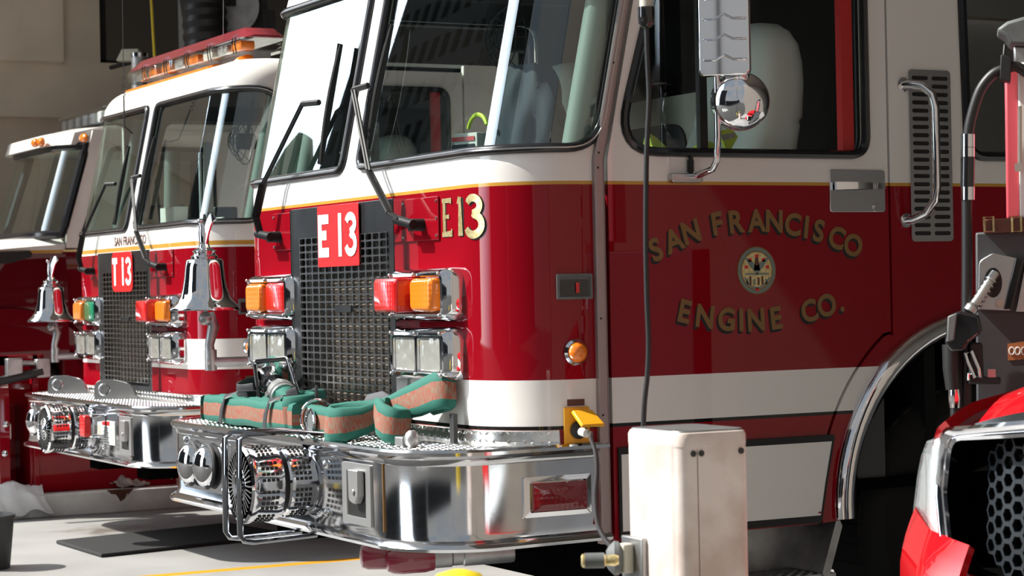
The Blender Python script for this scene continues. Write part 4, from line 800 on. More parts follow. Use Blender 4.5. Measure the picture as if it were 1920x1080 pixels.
def cloth(name, m, cx, cy, z0, wx, wy, seed, label, edge=None, amp=.05):
    q = random.Random(seed); ph = [q.uniform(0, 6) for _ in range(6)]; b = MB()
    def f(u, v):
        x, y = cx+(u-.5)*wx, cy+(v-.5)*wy; h = amp*(1+math.sin(9*u+ph[0]+3*v)*.5+math.sin(13*v+ph[1]-5*u)*.5)*(1-abs(2*u-1)**3)*(1-.6*abs(2*v-1)**3)+amp*.5*abs(math.sin(17*u+7*v+ph[2]))
        z = z0+.006+h
        if edge is not None and x > edge-.02:
            dd = x-edge+.02; x = edge+.012+.012*math.sin(20*v+ph[3])+dd*.10; z = max(z0-dd*.92+.02*math.sin(14*v+ph[4]), .02)
        return Vector((x, y+.03*math.sin(7*u+ph[5]), z))
    sheet(b, f, 0, 1, 0, 1, 1/26, 1/26); return tag(b.build(name, m, angle=80, solid=-.004), label, 'towel')
c = onX(30, 905, -7.40); cloth('towel', 'cloth_white', -7.47, c.y-.02, .153, .34, .46, 3, 'white towel draped over the kerb at the left edge', -7.40, .035)
c = onX(245, 900, -7.40); cloth('rag', 'cloth_dirty', -7.405-.10, c.y, .153, .17, .22, 8, 'stained rag crumpled on the kerb below the T 13 bumper', None, .035)
b = MB(); c = onX(225, 917, -7.40); q = random.Random(4)
pl = [(c.y-.09+.18*k/12, .150-(.03+.05*q.random())*math.sin(PI*k/12)) for k in range(13)]; b.prism([(c.y-.09, .153)]+pl+[(c.y+.09, .153)], lambda y, z, d: Vector((-7.40+d, y, z)), 0, .004); b.build('trim_3', 'brown')['kind'] = 'structure'
# mat and bucket
b = MB(); mp_ = [onZ(105, 1020), onZ(190, 1046), onZ(548, 1007), onZ(428, 986)]; b.loft([[Vector((p.x, p.y, z)) for p in mp_] for z in (0.001, .022)]); tag(b.build('floor_mat', 'mat_black', bevel=.006), 'long black rubber mat on the pale floor', 'mat')
c = onZ(14, 1062); bu = MB(); R_ = .17; bcx, bcy = c.x+.02, c.y-.12
bu.lathe([(.125, 0), (.150, .26), (.156, .262), (.158, .28), (.150, .283), (.146, .265), (.121, .01), (.001, .01)], (bcx, bcy, 0), (0, 0, 1), 40, caps=False); tag(bu.build('bucket', 'plastic_dark', angle=40), 'black plastic bucket cut by the lower left corner', 'bucket')

# ------------------------------------------------------------------ folded hose on the near engine's deck
ZD = .889
def strip(mb, path, h, th, up=(0, 0, 1), u_off=0.0):
    """flat hose band: path of centre points; width h along 'up', thickness th; UV v across the width"""
    P = [Vector(p) for p in path]; U = Vector(up).normalized(); L_ = []; n = 10; acc = u_off; us = []
    for i, p in enumerate(P):
        t = (P[min(i+1, len(P)-1)]-P[max(i-1, 0)]).normalized(); uu = (U-t*t.dot(U)).normalized(); nn = t.cross(uu)
        if i: acc += (p-P[i-1]).length
        us.append(acc); hh = h[i] if isinstance(h, (list, tuple)) else h; tt = th[i] if isinstance(th, (list, tuple)) else th
        L_.append([p+uu*(hh/2*(abs(math.cos(a))**.6)*(1 if math.cos(a) >= 0 else -1))+nn*(tt/2*(abs(math.sin(a))**.6)*(1 if math.sin(a) >= 0 else -1)) for a in [2*PI*k/n for k in range(n)]])
    o = len(mb.v); mb.loft(L_)
    for i in range(len(P)):
        for k in range(n): mb.uv[o+i*n+k] = (us[i], .5+.5*math.cos(2*PI*k/n))
def E_(x, y, z): return Vector((x-1.23, y, z))
hp = thing('hose_pack', 'green hose folded long and strapped below the grille left side', 'hose', E_(-.55, -.17, ZD), 'folded hoses on the bumper deck')
b = MB()
for j, yy in enumerate((-.265, -.215, -.165)):
    a = [E_(-.86+.02*j, yy, ZD+.062)]+[E_(-.80+.09*k, yy+.006*math.sin(k*2+j), ZD+.060+.003*math.sin(k*1.7+j)) for k in range(10)]+[E_(.08-.03*j, yy, ZD+.060)]
    strip(b, a, .108, .042, u_off=j*.3)
b.build('hose_layer', 'hose_fabric', hp, angle=70)
b = MB(); strip(b, [E_(.02+.03*math.cos(a)*1, -.225+.055*math.sin(a), ZD+.075+.004*a) for a in np.linspace(-1.6, 3.0, 12)]+[E_(-.02, -.12, ZD+.09), E_(-.12, -.10, ZD+.085)], .135, .035); b.build('hose_fold', 'hose_fabric', hp, angle=70)
b = MB(); strip(b, [E_(-.86+.07*math.cos(a), -.215+.07*math.sin(a), ZD+.06) for a in np.linspace(PI*.55, PI*1.45, 10)], .10, .02); b.build('hose_loop', 'hose_fabric', hp, angle=70)
for x in (-.60, -.13):
    b = MB(); strip(b, [E_(x-.03, -.300, ZD+.012), E_(x-.02, -.298, ZD+.06), E_(x+.01, -.292, ZD+.115), E_(x+.04, -.25, ZD+.135), E_(x+.06, -.17, ZD+.135), E_(x+.06, -.13, ZD+.09), E_(x+.05, -.128, ZD+.01)], .034, .005, up=(1, 0, .05)); b.build('strap', 'strap', hp)
b = MB(); strip(b, [E_(-.62+.11*math.cos(a), -.14+.08*math.sin(a), ZD+.15+.02*math.sin(a)) for a in np.linspace(0, 5.6, 20)], .062, .006, up=(.15, -.1, 1)); b.build('strap', 'strap', hp)
b = MB(); strip(b, [E_(-.02+.085*math.cos(a), -.20+.05*math.sin(a), ZD+.135+.02*math.cos(a)) for a in np.linspace(.4, 5.4, 16)], .05, .006, up=(.2, -.2, 1)); b.build('strap', 'strap', hp)
# nozzle with its bail handle, lying on the pack
nz = thing('hose_nozzle', 'black hose nozzle with square bail handle on green hose', 'nozzle', E_(-.42, -.14, ZD+.14))
n0, n1 = E_(-.62, -.10, ZD+.180), E_(-.27, -.17, ZD+.120); ax = (n1-n0).normalized()
b = MB(); b.lathe([(.03, 0), (.052, .0), (.056, .03), (.048, .045), (.040, .06), (.040, .10), (.046, .11), (.046, .15), (.036, .16), (.036, .22), (.046, .23), (.046, .29)], n0, ax, 24); b.build('barrel', 'black_gloss', nz, angle=30)
b = MB(); b.lathe([(.052, .27), (.054, .275), (.054, .33), (.048, .335), (.048, .35), (.054, .355), (.054, .38)], n0, ax, 24); b.cyl(n0+ax*.30+Vector((0, -.05, 0)), n0+ax*.30+Vector((0, -.064, 0)), .012); b.build('coupling', 'nozzle_metal', nz, angle=30)
b = MB(); q0 = n0+ax*.13; b.tube([q0+Vector((.0, -.06, -.06)), q0+Vector((-.12, -.03, .075)), q0+Vector((-.11, -.025, .09)), q0+Vector((.09, .02, .105)), q0+Vector((.105, .02, .095)), q0+Vector((.19, .03, -.04))], .009, 8, ry=.011); b.build('bail_handle', 'black_gloss', nz, angle=50)
b = MB(); b.lathe([(.085, -.02), (.088, .02), (.08, .03)], n0+Vector((-.02, .05, -.0)), (-.3, -.8, .5), 30)
strip(b, [n0+Vector((-.03, .04, -.01))+Vector((.085*math.cos(a), .01, .085*math.sin(a))) for a in np.linspace(0, 6.2, 24)], .05, .03, up=(0, 1, 0)); b.build('hose_coil', 'hose_fabric', nz, angle=60)
b = MB(); strip(b, [n1, n1+ax*.06, n1+Vector((.10, -.02, -.045)), n1+Vector((.17, -.06, -.05))], [.09, .10, .115, .12], [.085, .06, .04, .03], up=(0, -.3, 1)); b.build('hose_tail', 'hose_fabric', nz, angle=70)
# second hose, loosely folded
h2 = thing('hose_pack', 'green hose rolled and knotted loosely under the grille right side', 'hose', E_(.45, -.15, ZD), 'folded hoses on the bumper deck')
b = MB(); strip(b, [E_(.16, -.20, ZD+.057), E_(.17, -.245, ZD+.057), E_(.22, -.262, ZD+.057), E_(.30, -.255, ZD+.056), E_(.40, -.24, ZD+.053), E_(.50, -.215, ZD+.050)], [.10, .11, .112, .11, .10, .085], .04); b.build('hose_layer', 'hose_fabric', h2, angle=70)
b = MB(); strip(b, [E_(.14, -.12, ZD+.05), E_(.26, -.10, ZD+.06), E_(.40, -.11, ZD+.07), E_(.52, -.16, ZD+.07)], .09, .04); b.build('hose_layer', 'hose_fabric', h2, angle=70)
b = MB(); c = E_(.26, -.285, ZD+.057); b.tube([c+Vector((.040*math.cos(2*PI*k/24), -.002, .042*math.sin(2*PI*k/24))) for k in range(24)], .006, 8, True); b.lathe([(.038, 0), (.036, .004), (.001, .005)], c+Vector((0, .004, 0)), (0, -1, 0), 24, 1); b.build('coupling', ['chrome', 'plastic_grey'], h2)
b = MB(); b.tube([E_(.13+.01*math.cos(a), -.205+.06*math.cos(a), ZD+.06+.065*math.sin(a)) for a in np.linspace(0, 2*PI, 24)[:-1]], .006, 8, True); b.build('coupling_ring', 'chrome', h2)
def lobe(pts, hs, ths, up, nm='hose_fold'):
    b = MB(); strip(b, pts, hs, ths, up=up); b.build(nm, 'hose_fabric', h2, angle=80)
lobe([E_(.62, -.14, ZD+.115), E_(.56, -.17, ZD+.095), E_(.50, -.235, ZD+.075), E_(.475, -.285, ZD+.062), E_(.49, -.315, ZD+.058), E_(.535, -.318, ZD+.056), E_(.57, -.29, ZD+.06), E_(.58, -.22, ZD+.07), E_(.60, -.16, ZD+.10)], [.07, .09, .12, .13, .125, .12, .12, .10, .08], [.04, .04, .03, .028, .028, .028, .03, .03, .03], (0, .1, 1))
lobe([E_(.58, -.17, ZD+.115), E_(.64, -.19, ZD+.10), E_(.72, -.22, ZD+.08), E_(.785, -.225, ZD+.066), E_(.81, -.20, ZD+.06), E_(.80, -.16, ZD+.06), E_(.73, -.14, ZD+.07), E_(.66, -.14, ZD+.09)], [.07, .10, .12, .125, .12, .115, .10, .08], .03, (0, .1, 1))
lobe([E_(.58, -.13, ZD+.11), E_(.66, -.11, ZD+.125), E_(.76, -.085, ZD+.15), E_(.85, -.075, ZD+.175), E_(.895, -.06, ZD+.18), E_(.90, -.035, ZD+.175), E_(.86, -.025, ZD+.165), E_(.74, -.03, ZD+.14)], [.08, .11, .13, .135, .13, .125, .12, .11], .03, (-.25, .1, 1))
b = MB(); strip(b, [E_(.34, -.10, ZD+.125), E_(.44, -.09, ZD+.14), E_(.53, -.10, ZD+.125), E_(.56, -.13, ZD+.10)], .05, .02, up=(0, .6, 1)); b.build('strap', 'strap', h2)
b = MB(); b.box(.905-1.23, .935-1.23, -.05, -.035, ZD-.002, ZD+.10); b.build('bracket_plate', 'plastic_dark', eng)
b = MB(); b.box(.86-1.23, .92-1.23, -.235, -.19, ZD-.002, ZD+.030); b.sph((.955-1.23, -.215, ZD+.025), .026, 8, sc=(1, 1, 1.2)); b.build('deck_fitting', 'steel_dull', eng, bevel=.004)

# ------------------------------------------------------------------ clothing and boxes inside the near cab
co = MB(); q = random.Random(2)
def cf(u, v):
    a = 2*PI*u; r = .15*(1-.55*v**3)+.016*math.sin(5*a+4*v)+.01*math.sin(9*a-7*v); return E_(.50+r*1.25*math.cos(a), .50+r*.75*math.sin(a), 1.86+.36*v)
sheet(co, cf, 0, 1, 0, 1, 1/36, 1/14); tc_ = thing('turnout_coat', 'dark navy coat heaped behind the windscreen of the E 13 engine', 'coat', E_(.5, .5, 1.86)); co.build('fabric', 'navy', tc_, angle=80, solid=.006)
b = MB(); b.tube([E_(.36+.08*math.cos(a), .36, 1.98+.07*math.sin(a)) for a in np.linspace(.4, 2.8, 10)], .008, 6); b.build('trim_tape', 'lime', tc_)
b = MB(); b.obox(E_(.22, .42, 1.93), (.055, .02, 0), (-.02, .05, 0), (0, 0, .06)); cb = tag(b.build('supply_box', 'paper', bevel=.003), 'small printed carton on the dashboard of the E 13 engine', 'box')
b = MB()
for k, (mm) in enumerate((0, 1, 0, 1)): b.obox(E_(.23, .364, 1.885+.028*k), (.054, .0195, 0), (-.0004, .001, 0), (0, 0, .008), mm)
b.build('printed_band', ['navy', 'plate_red'], cb)
vp = MB(); c = onX(1345, 268, -.22)
def vf(u, v): return Vector((-.30+.12*u, c.y-.28+.36*v, 1.80+.11*math.sin(PI*u)*(1-.3*v)+.03*math.sin(9*v+3*u)))
sheet(vp, vf, 0, 1, 0, 1, .08, .05); ve = tag(vp.build('safety_vest', 'lime', angle=80, solid=.01), 'lime safety vest on the driver seat of the E 13 engine', 'vest')
b = MB(); q0 = onX(1360, 246, -.15); b.loft([[Vector((-.15+d, q0.y+a, q0.z+h)) for a, h in ((-.03, .0), (.02, .01), (.045, -.02), (.0, -.085))] for d in (0, .012)]); b.loft([[Vector((-.137+d, q0.y+a, q0.z+h)) for a, h in ((-.028, -.015), (.030, -.005), (.030, -.022), (-.022, -.035))] for d in (0, .003)], mi=1); b.build('vest_flap', ['lime', 'steel_dull'], ve)

# ------------------------------------------------------------------ pedestal, cords, bollards
bx0 = atD(1172, 900, 5.0); PX0, PX1, PY0, PY1 = 1.70, 1.955, -.665, -.395
pc = atD(1283, 900, 5.0); rt = atD(1437, 900, 5.02)
ca_ = Vector((pc.x, pc.y, 0)); 
ped = thing('power_pedestal', 'battered white metal power pedestal in front of the E 13 engine', 'pedestal', (pc.x-.12, pc.y+.12, 0))
# front face runs to -X, side face to +Y from the near corner
wid = .245; dep = (rt-pc).length*1.05; x1, y0 = pc.x+.03, pc.y-.035
zt_ = 1.4-(812-540)*5.0/FP-.0
b = MB(); sec = rr(x1-wid/2, y0+dep/2, wid, dep, .035, 6); ins = lambda k: [(x1-wid/2+(x-x1+wid/2)*k, y0+dep/2+(y-y0-dep/2)*k) for x, y in sec]
b.loft([[Vector((x, y, z)) for x, y in ins(k)] for z, k in ((0, 1), (zt_-.035, 1), (zt_-.034, 1.006), (zt_-.012, 1.006), (zt_-.003, .975), (zt_, .93))]); pb = b.build('housing', 'box_paint', ped, angle=35)
b = MB(); b.loft([[Vector((x, y, zt_-.010+d)) for x, y in ins(.99-.05*d/.012)] for d in (0, .0125)]); b.build('worn_cap', 'steel_dull', pb)
b = MB(); b.box(x1-.0005, x1+.0008, y0+.0525, y0+.0540, 0, zt_-.04); b.build('panel_seam', 'brown', pb)
for yy in (y0+.042, y0+.064, y0+dep-.03): b = MB(); b.cyl((x1-.001, yy, zt_-.05), (x1+.003, yy, zt_-.05), .0075, n=14); b.build('panel_screw', 'plastic_dark', pb)
oz = onY(1195, 1045, y0)
b = MB(); b.box(x1-wid+.005, x1-wid+.10, y0-.015, y0+.004, oz.z-.05, oz.z+.05); ob = b.build('outlet_plate', 'steel_dull', ped, bevel=.003)
b = MB(); pc_ = Vector((x1-wid+.045, y0-.015, oz.z)); b.box(pc_.x-.014, pc_.x+.02, pc_.y-.03, pc_.y, oz.z-.035, oz.z+.035); b.build('outlet', 'cream', ob, bevel=.004)
b = MB(); b.lathe([(.026, 0), (.040, .01), (.042, .02), (.028, .034), (.018, .04)], pc_+Vector((0, -.02, 0)), (-.5, -.86, 0), 24); b.build('plug_cap', 'plastic_grey', ob)
cs = atD(1160, 1050, 5.02); b = MB(); b.lathe([(.010, 0), (.014, .01), (.012, .03), (.016, .034), (.016, .085), (.012, .088)], cs, (-RIGHT).normalized(), 18); b.lathe([(.018, .034), (.018, .08)], cs, -RIGHT, 18, 1); b.build('spare_plug', ['gold_leaf', 'plastic_grey'], ob)
# power cord from the yellow inlet to the pedestal
i0 = Vector((surf(1.366, .93, .03).x-1.23, surf(1.366, .93, .03).y, .93)); e0 = pc_+Vector((-.02, -.05, .01))
cpts = [i0, i0+Vector((.06, .0, .0))]+[atD(u, v, d) for u, v, d in ((1108, 822, 6.3), (1117, 850, 6.1), (1119, 890, 5.9), (1116, 930, 5.7), (1120, 980, 5.45), (1135, 1012, 5.25), (1152, 1032, 5.12))]+[e0]
b = MB()
def smooth(P, m=5):
    P = [Vector(p) for p in P]; R2 = []
    for i in range(len(P)-1):
        a, p, q_, d = P[max(i-1, 0)], P[i], P[i+1], P[min(i+2, len(P)-1)]
        for k in range(m):
            t = k/m; R2.append(.5*((2*p)+(q_-a)*t+(2*a-5*p+4*q_-d)*t*t+(3*p-a-3*q_+d)*t**3))
    return R2+[P[-1]]
b.tube(smooth(cpts), .0065, 8); pcord = b.build('power_cord', 'rubber', ped, angle=60)
b = MB(); b.cyl(i0, i0+Vector((.035, 0, -.004)), .014, n=16); b.build('plug', 'paper', pcord)
# hanging drop cord in front of the door
dc = thing('drop_cord', 'black cord hanging from above in front of the door', 'cord', atD(1213, 800, 5.9))
b = MB(); b.tube(smooth([atD(u, v, 5.9) for u, v in ((1212, 40), (1214, 110), (1217, 180), (1214, 250), (1212, 300), (1211, 380), (1211, 470), (1213, 560), (1216, 640), (1214, 700), (1208, 760), (1205, 840), (1203, 900))]), .0075, 8); b.build('cable', 'rubber', dc, angle=60)
c = atD(1212, 44, 5.9); b = MB(); b.lathe([(.014, -.01), (.022, .0), (.024, .02), (.024, .045)], c, (0, 0, 1), 20); b.lathe([(.018, .045), (.018, .075)], c, (0, 0, 1), 20, 1); b.tube([c+Vector((0, 0, .07)), c+Vector((0, 0, 1.0))], .008, 8); b.build('connector', ['black_gloss', 'cream'], dc)
def bollard(p, r, h, label):
    b = MB(); b.lathe([(r, 0), (r, h-r*.9), (r*.92, h-r*.5), (r*.6, h-r*.12), (r*.2, h), (.001, h)], (p.x, p.y, 0), (0, 0, 1), 28); tag(b.build('bollard', 'bollard_yellow', angle=50), label, 'bollard', None)
p = atD(860, 1068, 4.4); bollard(p, .075, p.z, 'yellow bollard whose rounded top just enters the bottom edge')
p = atD(1015, 1120, 3.6); bollard(p, .06, .84, 'slimmer yellow bollard mirrored in the chrome bumper')

# ------------------------------------------------------------------ fuel pump on the right
DP = 6.35; PT = -Vector((ray(1840, 540).x, ray(1840, 540).y, 0)).normalized(); PO = atD(1840, 540, DP)
def A_(u, v, d=0.0):
    q = ray(u, v); return CAM+q*((PO-CAM).dot(PT)/q.dot(PT))+PT*d
fp = thing('fuel_pump', 'dark grey fuel pump with black nozzle at the right edge', 'fuel pump', Vector((A_(1900, 800).x, A_(1900, 800).y, 0)))
def slab(name, m, pix, d0, d1, bevel=.006, par=None):
    b = MB(); b.loft([[A_(u, v, d) for u, v in pix] for d in (d0, d1)]); return b.build(name, m, par or fp, bevel=bevel)
cbm = slab('cabinet', 'pump_grey', [(1829, 436), (1990, 428), (1996, 1090), (1833, 1090)], -.45, 0)
b = MB(); c0_, c1_ = A_(1830, 1085, 0), A_(1994, 1085, 0); b.loft([[Vector((p.x, p.y, 0)) for p in (c0_, c1_, c1_-PT*.45, c0_-PT*.45)], [Vector((p.x, p.y, c0_.z)) for p in (c0_, c1_, c1_-PT*.45, c0_-PT*.45)]]); b.build('pedestal', 'black', fp)
slab('header_panel', 'pump_pink', [(1884, 122), (1908, 118), (1912, 408), (1888, 410)], -.10, .0)
slab('header_panel', 'white_paint', [(1908, 118), (1990, 112), (1994, 408), (1912, 408)], -.10, .01)
slab('mast', 'steel_dull', [(1900, 86), (1930, 86), (1932, 122), (1902, 122)], -.06, .0)
b = MB(); b.loft([[A_(u, v, d) for u, v in ((1867, 58), (1888, 42), (1930, 30), (1980, 40), (1980, 88), (1895, 86), (1885, 70))] for d in (-.14, .03)]); b.build('mast_head', 'plastic_grey', fp, bevel=.01)
slab('top_tray', 'brown', [(1843, 412), (1990, 404), (1990, 432), (1845, 438)], -.05, .02, .004)
for u in (1845, 1897):
    b = MB(); b.tube([A_(u+a, 421+c*1.0, .025) for a, c in ((0, -13), (17, -14), (18, 13), (1, 14))], .004, 6, True); b.build('clasp', 'gold_leaf', fp)
b = MB(); b.loft([[A_(u, v, d) for u, v in fillet([(1834, 580), (1835, 490), (1862, 474), (1908, 484), (1895, 582)], [2, 18, 14, 4, 4], 6)] for d in (.0, .02)]); np_ = b.build('nozzle_cradle', 'steel', fp, bevel=.003)
b = MB(); b.loft([[A_(u, v, d) for u, v in [(1862+17*math.cos(2*PI*k/24), 530+28*math.sin(2*PI*k/24)) for k in range(24)]] for d in (.0195, .0215)]); b.build('cradle_hole', 'black', np_)
slab('cradle_side', 'steel', [(1922, 490), (1960, 470), (1960, 585), (1904, 584)], 0, .02, .003); slab('cradle_bar', 'black_gloss', [(1904, 484), (1920, 484), (1896, 580), (1882, 580)], .02, .035, .003)
b = MB(); b.cyl(A_(1875, 568, .02), A_(1875, 568, .035), .012, n=16); b.build('cradle_bolt', 'cream', np_)
slab('octane_sticker', 'orange_sticker', [(1889, 645), (1935, 637), (1935, 672), (1890, 676)], .0, .003, 0)
b = MB()
for u in (1897, 1908, 1920): b.tube([A_(u+5*math.cos(2*PI*k/12), 658+7*math.sin(2*PI*k/12), .004) for k in range(12)], .002, 5, True)
b.build('sticker_print', 'paper', fp)
# nozzle: spout, body, guard, trigger, swivel
nzl = MB(); nzl.tube(smooth([A_(1866, 512, .03), A_(1850, 536, .05), A_(1838, 555, .06), A_(1826, 572, .07), A_(1818, 584, .075)]), [.014]*16+[.02]*5, 12); spo = nzl.build('spout', 'nozzle_metal', fp, angle=50)
b = MB()
for k in range(7): p, q_ = A_(1858-5.2*k, 524+8.6*k, .04+.004*k), A_(1856.5-5.2*k, 526.5+8.6*k, .041+.004*k); b.cyl(p, q_, .0185, n=14)
b.build('spout_spring', 'nozzle_metal', spo)
b = MB(); b.loft([[A_(u, v, d) for u, v in fillet([(1772, 640), (1780, 590), (1800, 582), (1836, 590), (1842, 622), (1818, 640), (1808, 655), (1784, 658)], [10, 8, 8, 10, 10, 8, 8, 8], 4)] for d in (.03, .04, .10, .11)]); nb = b.build('nozzle_body', 'black_gloss', fp, bevel=.008)
b = MB(); b.loft([[A_(u, v, d) for u, v in ((1778, 592), (1796, 585), (1790, 636), (1776, 640))] for d in (.11, .118)]); b.build('nozzle_plate', 'plastic_grey', nb, bevel=.004)
b = MB(); b.tube([A_(1785, 645, .07), A_(1785, 690, .07), A_(1788, 728, .07)], [.028, .026, .022], 14); b.build('nozzle_grip', 'black', nb, angle=50)
b = MB(); b.loft([[A_(u, v, d) for u, v in ((1818, 640), (1842, 642), (1845, 705), (1876, 705), (1876, 718), (1815, 718))] for d in (.05, .09)]); b.build('nozzle_guard', 'black', nb, bevel=.006)
b = MB(); b.tube([A_(u, v, .095) for u, v in ((1810, 660), (1822, 656), (1836, 690), (1838, 704), (1828, 706), (1816, 678))], .006, 8, True); b.tube([A_(u, v, .095) for u, v in ((1816, 710), (1816, 698), (1824, 702))], .006, 8); b.build('trigger', 'chrome', nb, angle=50)
b = MB(); b.loft([[A_(u, v, d) for u, v in ((1852, 705), (1852, 690), (1866, 690), (1867, 705))] for d in (.05, .085)]); b.build('trigger_latch', 'steel', nb)
b = MB(); b.tube([A_(1790, 726, .07), A_(1791, 742, .07), A_(1791, 762, .07)], [.017, .019, .017], 14); b.build('swivel', 'chrome', nb, angle=40)
b = MB(); b.tube(smooth([A_(1791, 760, .07), A_(1792, 800, .07), A_(1800, 900, .05), A_(1815, 1000, .04), A_(1840, 1090, .03)]), .014, 12); b.build('nozzle_hose', 'rubber', nb, angle=50)
b = MB(); b.tube(smooth([A_(1925, 140, .05), A_(1905, 128, .05), A_(1886, 132, .05), A_(1862, 142, .05), A_(1838, 172, .05), A_(1822, 220, .05), A_(1815, 262, .05), A_(1813, 330, .05), A_(1813, 420, .05), A_(1813, 520, .05), A_(1812, 640, .05), A_(1812, 780, .05), A_(1815, 1000, .05)]), .0155, 14); hs = b.build('delivery_hose', 'rubber', fp, angle=60)
for v0, v1 in ((254, 278), (279, 296), (352, 376)): b = MB(); b.cyl(A_(1815, v0, .05), A_(1815, v1, .05), .0205, n=18); b.build('hose_clamp', 'chrome', hs)
b = MB(); b.cyl(A_(1815, 297, .05), A_(1814, 352, .05), .021, n=18); b.build('breakaway', 'black_gloss', hs)
b = MB(); b.loft([[A_(u, v, d) for u, v in ((1876, 108), (1896, 112), (1894, 158), (1874, 154))] for d in (.01, .09)]); b.tube([A_(1882, 108, .05), A_(1884, 85, .03)], .005, 6); b.build('hose_hanger', 'black', hs, bevel=.006)
b = MB(); b.tube([A_(1912, 200, .02), A_(1912, 310, .02)], .006, 8); b.loft([[A_(u, v, d) for u, v in ((1902, 308), (1916, 306), (1916, 322), (1903, 322))] for d in (.015, .03)]); b.build('pull_lever', 'cream', fp)

# ------------------------------------------------------------------ red car at the lower right
nF = Vector((.42, -.907, 0)).normalized(); tF = Vector((-nF.y, nF.x, 0)); OC = atD(1772, 900, 5.2); OC.z = 0
car = thing('red_car', 'front of a red car with honeycomb grille at lower right', 'car', OC-nF*1.0)
GW = .52                                                            # half grille width
def cs_(tau, z, d=0.0):
    """car nose skin: tau across (0 = left edge of the grille), z height"""
    k = (tau-GW)/GW; dep_ = .17*k*k if k > -1.35 else .17*1.35**2+(-1.35-k)*GW*1.6
    lean_ = .10*max(0, z-.75)
    return OC+tF*tau-nF*(dep_+lean_-d)+Vector((0, 0, z))
def inv_(u, v, g=(0.0, .9)):
    a, c = g
    for _ in range(40):
        def pr(a, c):
            p = RW.transposed() @ (cs_(a, c)-CAM); return CX+FP*p.x/p.z-u, CY+FP*p.y/p.z-v
        f0 = pr(a, c); fa2 = pr(a+1e-4, c); fc2 = pr(a, c+1e-4)
        J = np.array([[(fa2[0]-f0[0])/1e-4, (fc2[0]-f0[0])/1e-4], [(fa2[1]-f0[1])/1e-4, (fc2[1]-f0[1])/1e-4]]); dd = np.linalg.solve(J, np.array(f0)); mx = max(abs(dd)); dd *= min(1, .1/mx) if mx > 0 else 1; a -= dd[0]; c -= dd[1]
    return float(a), float(c)
gl_px = [(1772, 840), (1776, 815), (1795, 806), (1860, 800), (1925, 796)]
tl_ = inv_(1778, 812); ml_ = inv_(1768, 900); bl_ = inv_(1786, 1078); zt0 = tl_[1]
ring = fillet([(tl_[0], zt0), (ml_[0], .86), (bl_[0], bl_[1]), (.16, .62), (2*GW-.16, .62), (2*GW-bl_[0], bl_[1]), (2*GW-ml_[0], .86), (2*GW-tl_[0], zt0), (GW, zt0+.07)], [.05, .1, .06, .1, .1, .06, .1, .05, .3], 5)
ring = densify(ring, .03)
def inset(poly, k): return [(GW+(a-GW)*(1-k/GW), .86+(c-.86)*(1-k/.22)) for a, c in poly]
b = MB(); b.loft([[cs_(a, c, d) for a, c in inset(ring, k)] for k, d in ((-.022, .0), (-.020, .016), (-.010, .024), (0, .016), (.008, .014), (.014, .020), (.024, .016), (.026, -.03))], True, False, False); b.build('grille_ring', 'chrome', car, angle=30)
b = MB(); b.loft([[cs_(a, c, d) for a, c in inset(ring, .026)] for d in (-.02, -.12)], True, False, True); b.build('grille_recess', 'void', car)
b = MB(); R_ = .0235; inr = inset(ring, .03); pp = np.array(inr)
for i in range(-2, 30):
    for j in range(-2, 16):
        a, c = .0+i*R_*1.5*1.06, .60+(j+(.5 if i % 2 else 0))*R_*1.732*1.06
        if not inside(np.array([[a, c]]), inset(ring, .045))[0] or a < .0: continue
        fold = lambda x, z: cs_(x, z, -.055-.9*max(0, .10-x)**1.5)
        h_o = [(a+R_*1.06*math.cos(PI/3*k), c+R_*1.06*math.sin(PI/3*k)) for k in range(6)]; h_i = [(a+R_*.80*math.cos(PI/3*k), c+R_*.80*math.sin(PI/3*k)) for k in range(6)]
        b.loft([[fold(x, z) for x, z in h_o], [fold(x, z) for x, z in h_i], [fold(x, z)-nF*.03 for x, z in h_i]], True, False, False)
b.build('honeycomb', 'honeycomb_grey', car, angle=30)
hlp = [inv_(u, v) for u, v in ((1742, 826), (1760, 820), (1772, 826), (1766, 900), (1764, 960), (1764, 1030), (1735, 1020), (1713, 1004), (1716, 950), (1724, 890), (1732, 850))]
hlp = fillet([(a-.012, c) for a, c in hlp], .02, 3)
b = MB(); cx_ = sum(a for a, c in hlp)/len(hlp); cz_ = sum(c for a, c in hlp)/len(hlp)
b.loft([[cs_(cx_+(a-cx_)*k, cz_+(c-cz_)*k, d) for a, c in hlp] for k, d in ((1, -.03), (1, .004), (.97, .012), (.90, .018), (.75, .022), (.5, .025), (.2, .026))], True, True, True); hl = b.build('headlight', 'clear_lens', car, angle=70)
b = MB(); b.loft([[cs_(cx_+(a-cx_)*k, cz_+(c-cz_)*k, d) for a, c in hlp] for k, d in ((.99, -.03), (.96, -.004), (.7, -.012), (.2, -.02))], True, True, True); b.build('reflector', 'lamp_white', hl)
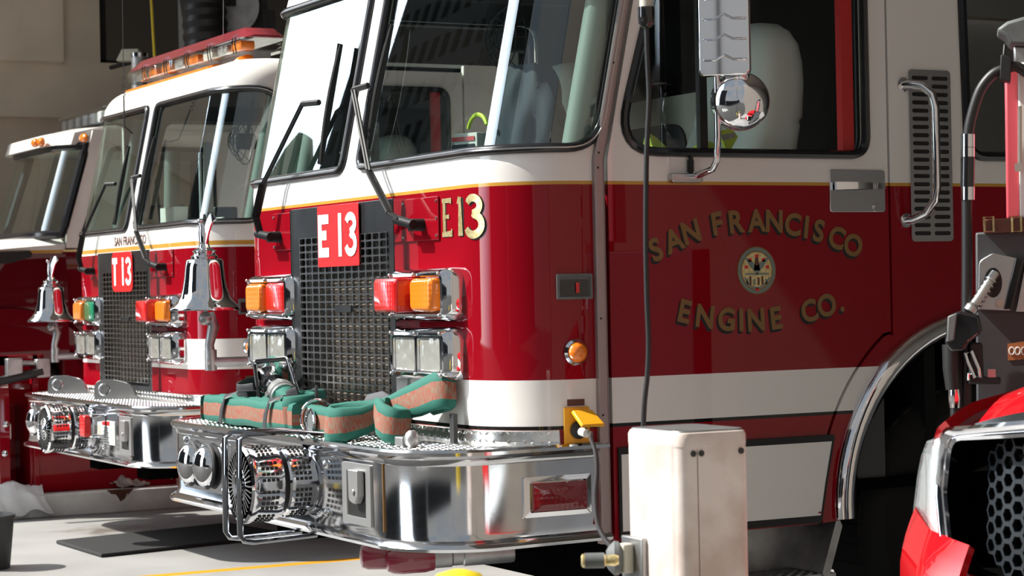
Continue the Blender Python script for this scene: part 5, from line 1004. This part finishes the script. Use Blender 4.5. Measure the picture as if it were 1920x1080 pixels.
# hood, brow and bumper skin
def hood(u, v):                                                      # u across, v back
    tau = -.02+(2*GW+.04)*u; k = 2*u-1; front = zt0+.030+.07*(1-k*k)
    p = cs_(tau, front); p = p-nF*(.02+.72*v)+Vector((0, 0, .055*math.sin(min(1, v*3.5)*PI/2)+.10*v-.05*abs(k)**3*v)); return p
b = MB(); sheet(b, hood, 0, 1, 0, 1, 1/30, 1/20); b.build('hood', 'car_red', car, angle=60, solid=.02)
b = MB(); br = [(a, c) for a, c in ring if c > .97]
def brow(u, v):
    tau = -.015+(2*GW+.03)*u; k = 2*u-1; z = zt0+.0+.07*(1-k*k)+.032*v; return cs_(tau, z, .010-.008*v)
sheet(b, brow, 0, 1, 0, 1, 1/40, 1/3); b.build('grille_brow', 'dark_polish', car, angle=60, solid=.02)
fz = lambda f: .0
def fender(u, v):                                                    # wing behind the headlight, up to the hood edge
    tau = tl_[0]-.015-.10*u; z = zt0+.030-.045*u; p = cs_(tau, z); return p-nF*(.62*v)+Vector((0, 0, .03*math.sin(PI/2*min(1, 3*v))-.03*u*u+.04*v))
b = MB(); sheet(b, fender, 0, 1, 0, 1, .1, .08); b.build('fender', 'car_red', car, angle=60, solid=.03)
bpx = [inv_(u, v) for u, v in ((1714, 1008), (1737, 1024), (1763, 1034), (1775, 1090), (1660, 1100), (1690, 1050))]
def bump(u, v):
    tau = -.40+.385*u; top = .775-.035*u; z = top-.5*v; return cs_(tau, z, .02+.10*math.sin(PI/2*min(1, v*3)))
b = MB(); sheet(b, bump, 0, 1, 0, 1, 1/16, 1/14); b.build('bumper_cover', 'car_red', car, angle=60, solid=.02)
b = MB(); sheet(b, lambda u, v: cs_(2*GW*u, .60-.35*v, .01), 0, 1, 0, 1, .1, .2); b.build('bumper_lower', 'car_red', car, angle=60, solid=.02)
b = MB(); b.loft([[OC+tF*a-nF*c+Vector((0, 0, z)) for a, c in ((.0, .55), (1.10, .55), (1.10, .85), (.0, .85))] for z in (.30, 1.0)]); b.build('engine_bay', 'void', car)
b = MB(); c = OC-tF*.10-nF*.60; b.lathe([(.2, 0), (.32, 0), (.34, .04), (.34, .18), (.2, .2)], Vector((c.x, c.y, .34)), tF, 32); b.build('front_wheel', 'tyre', car)
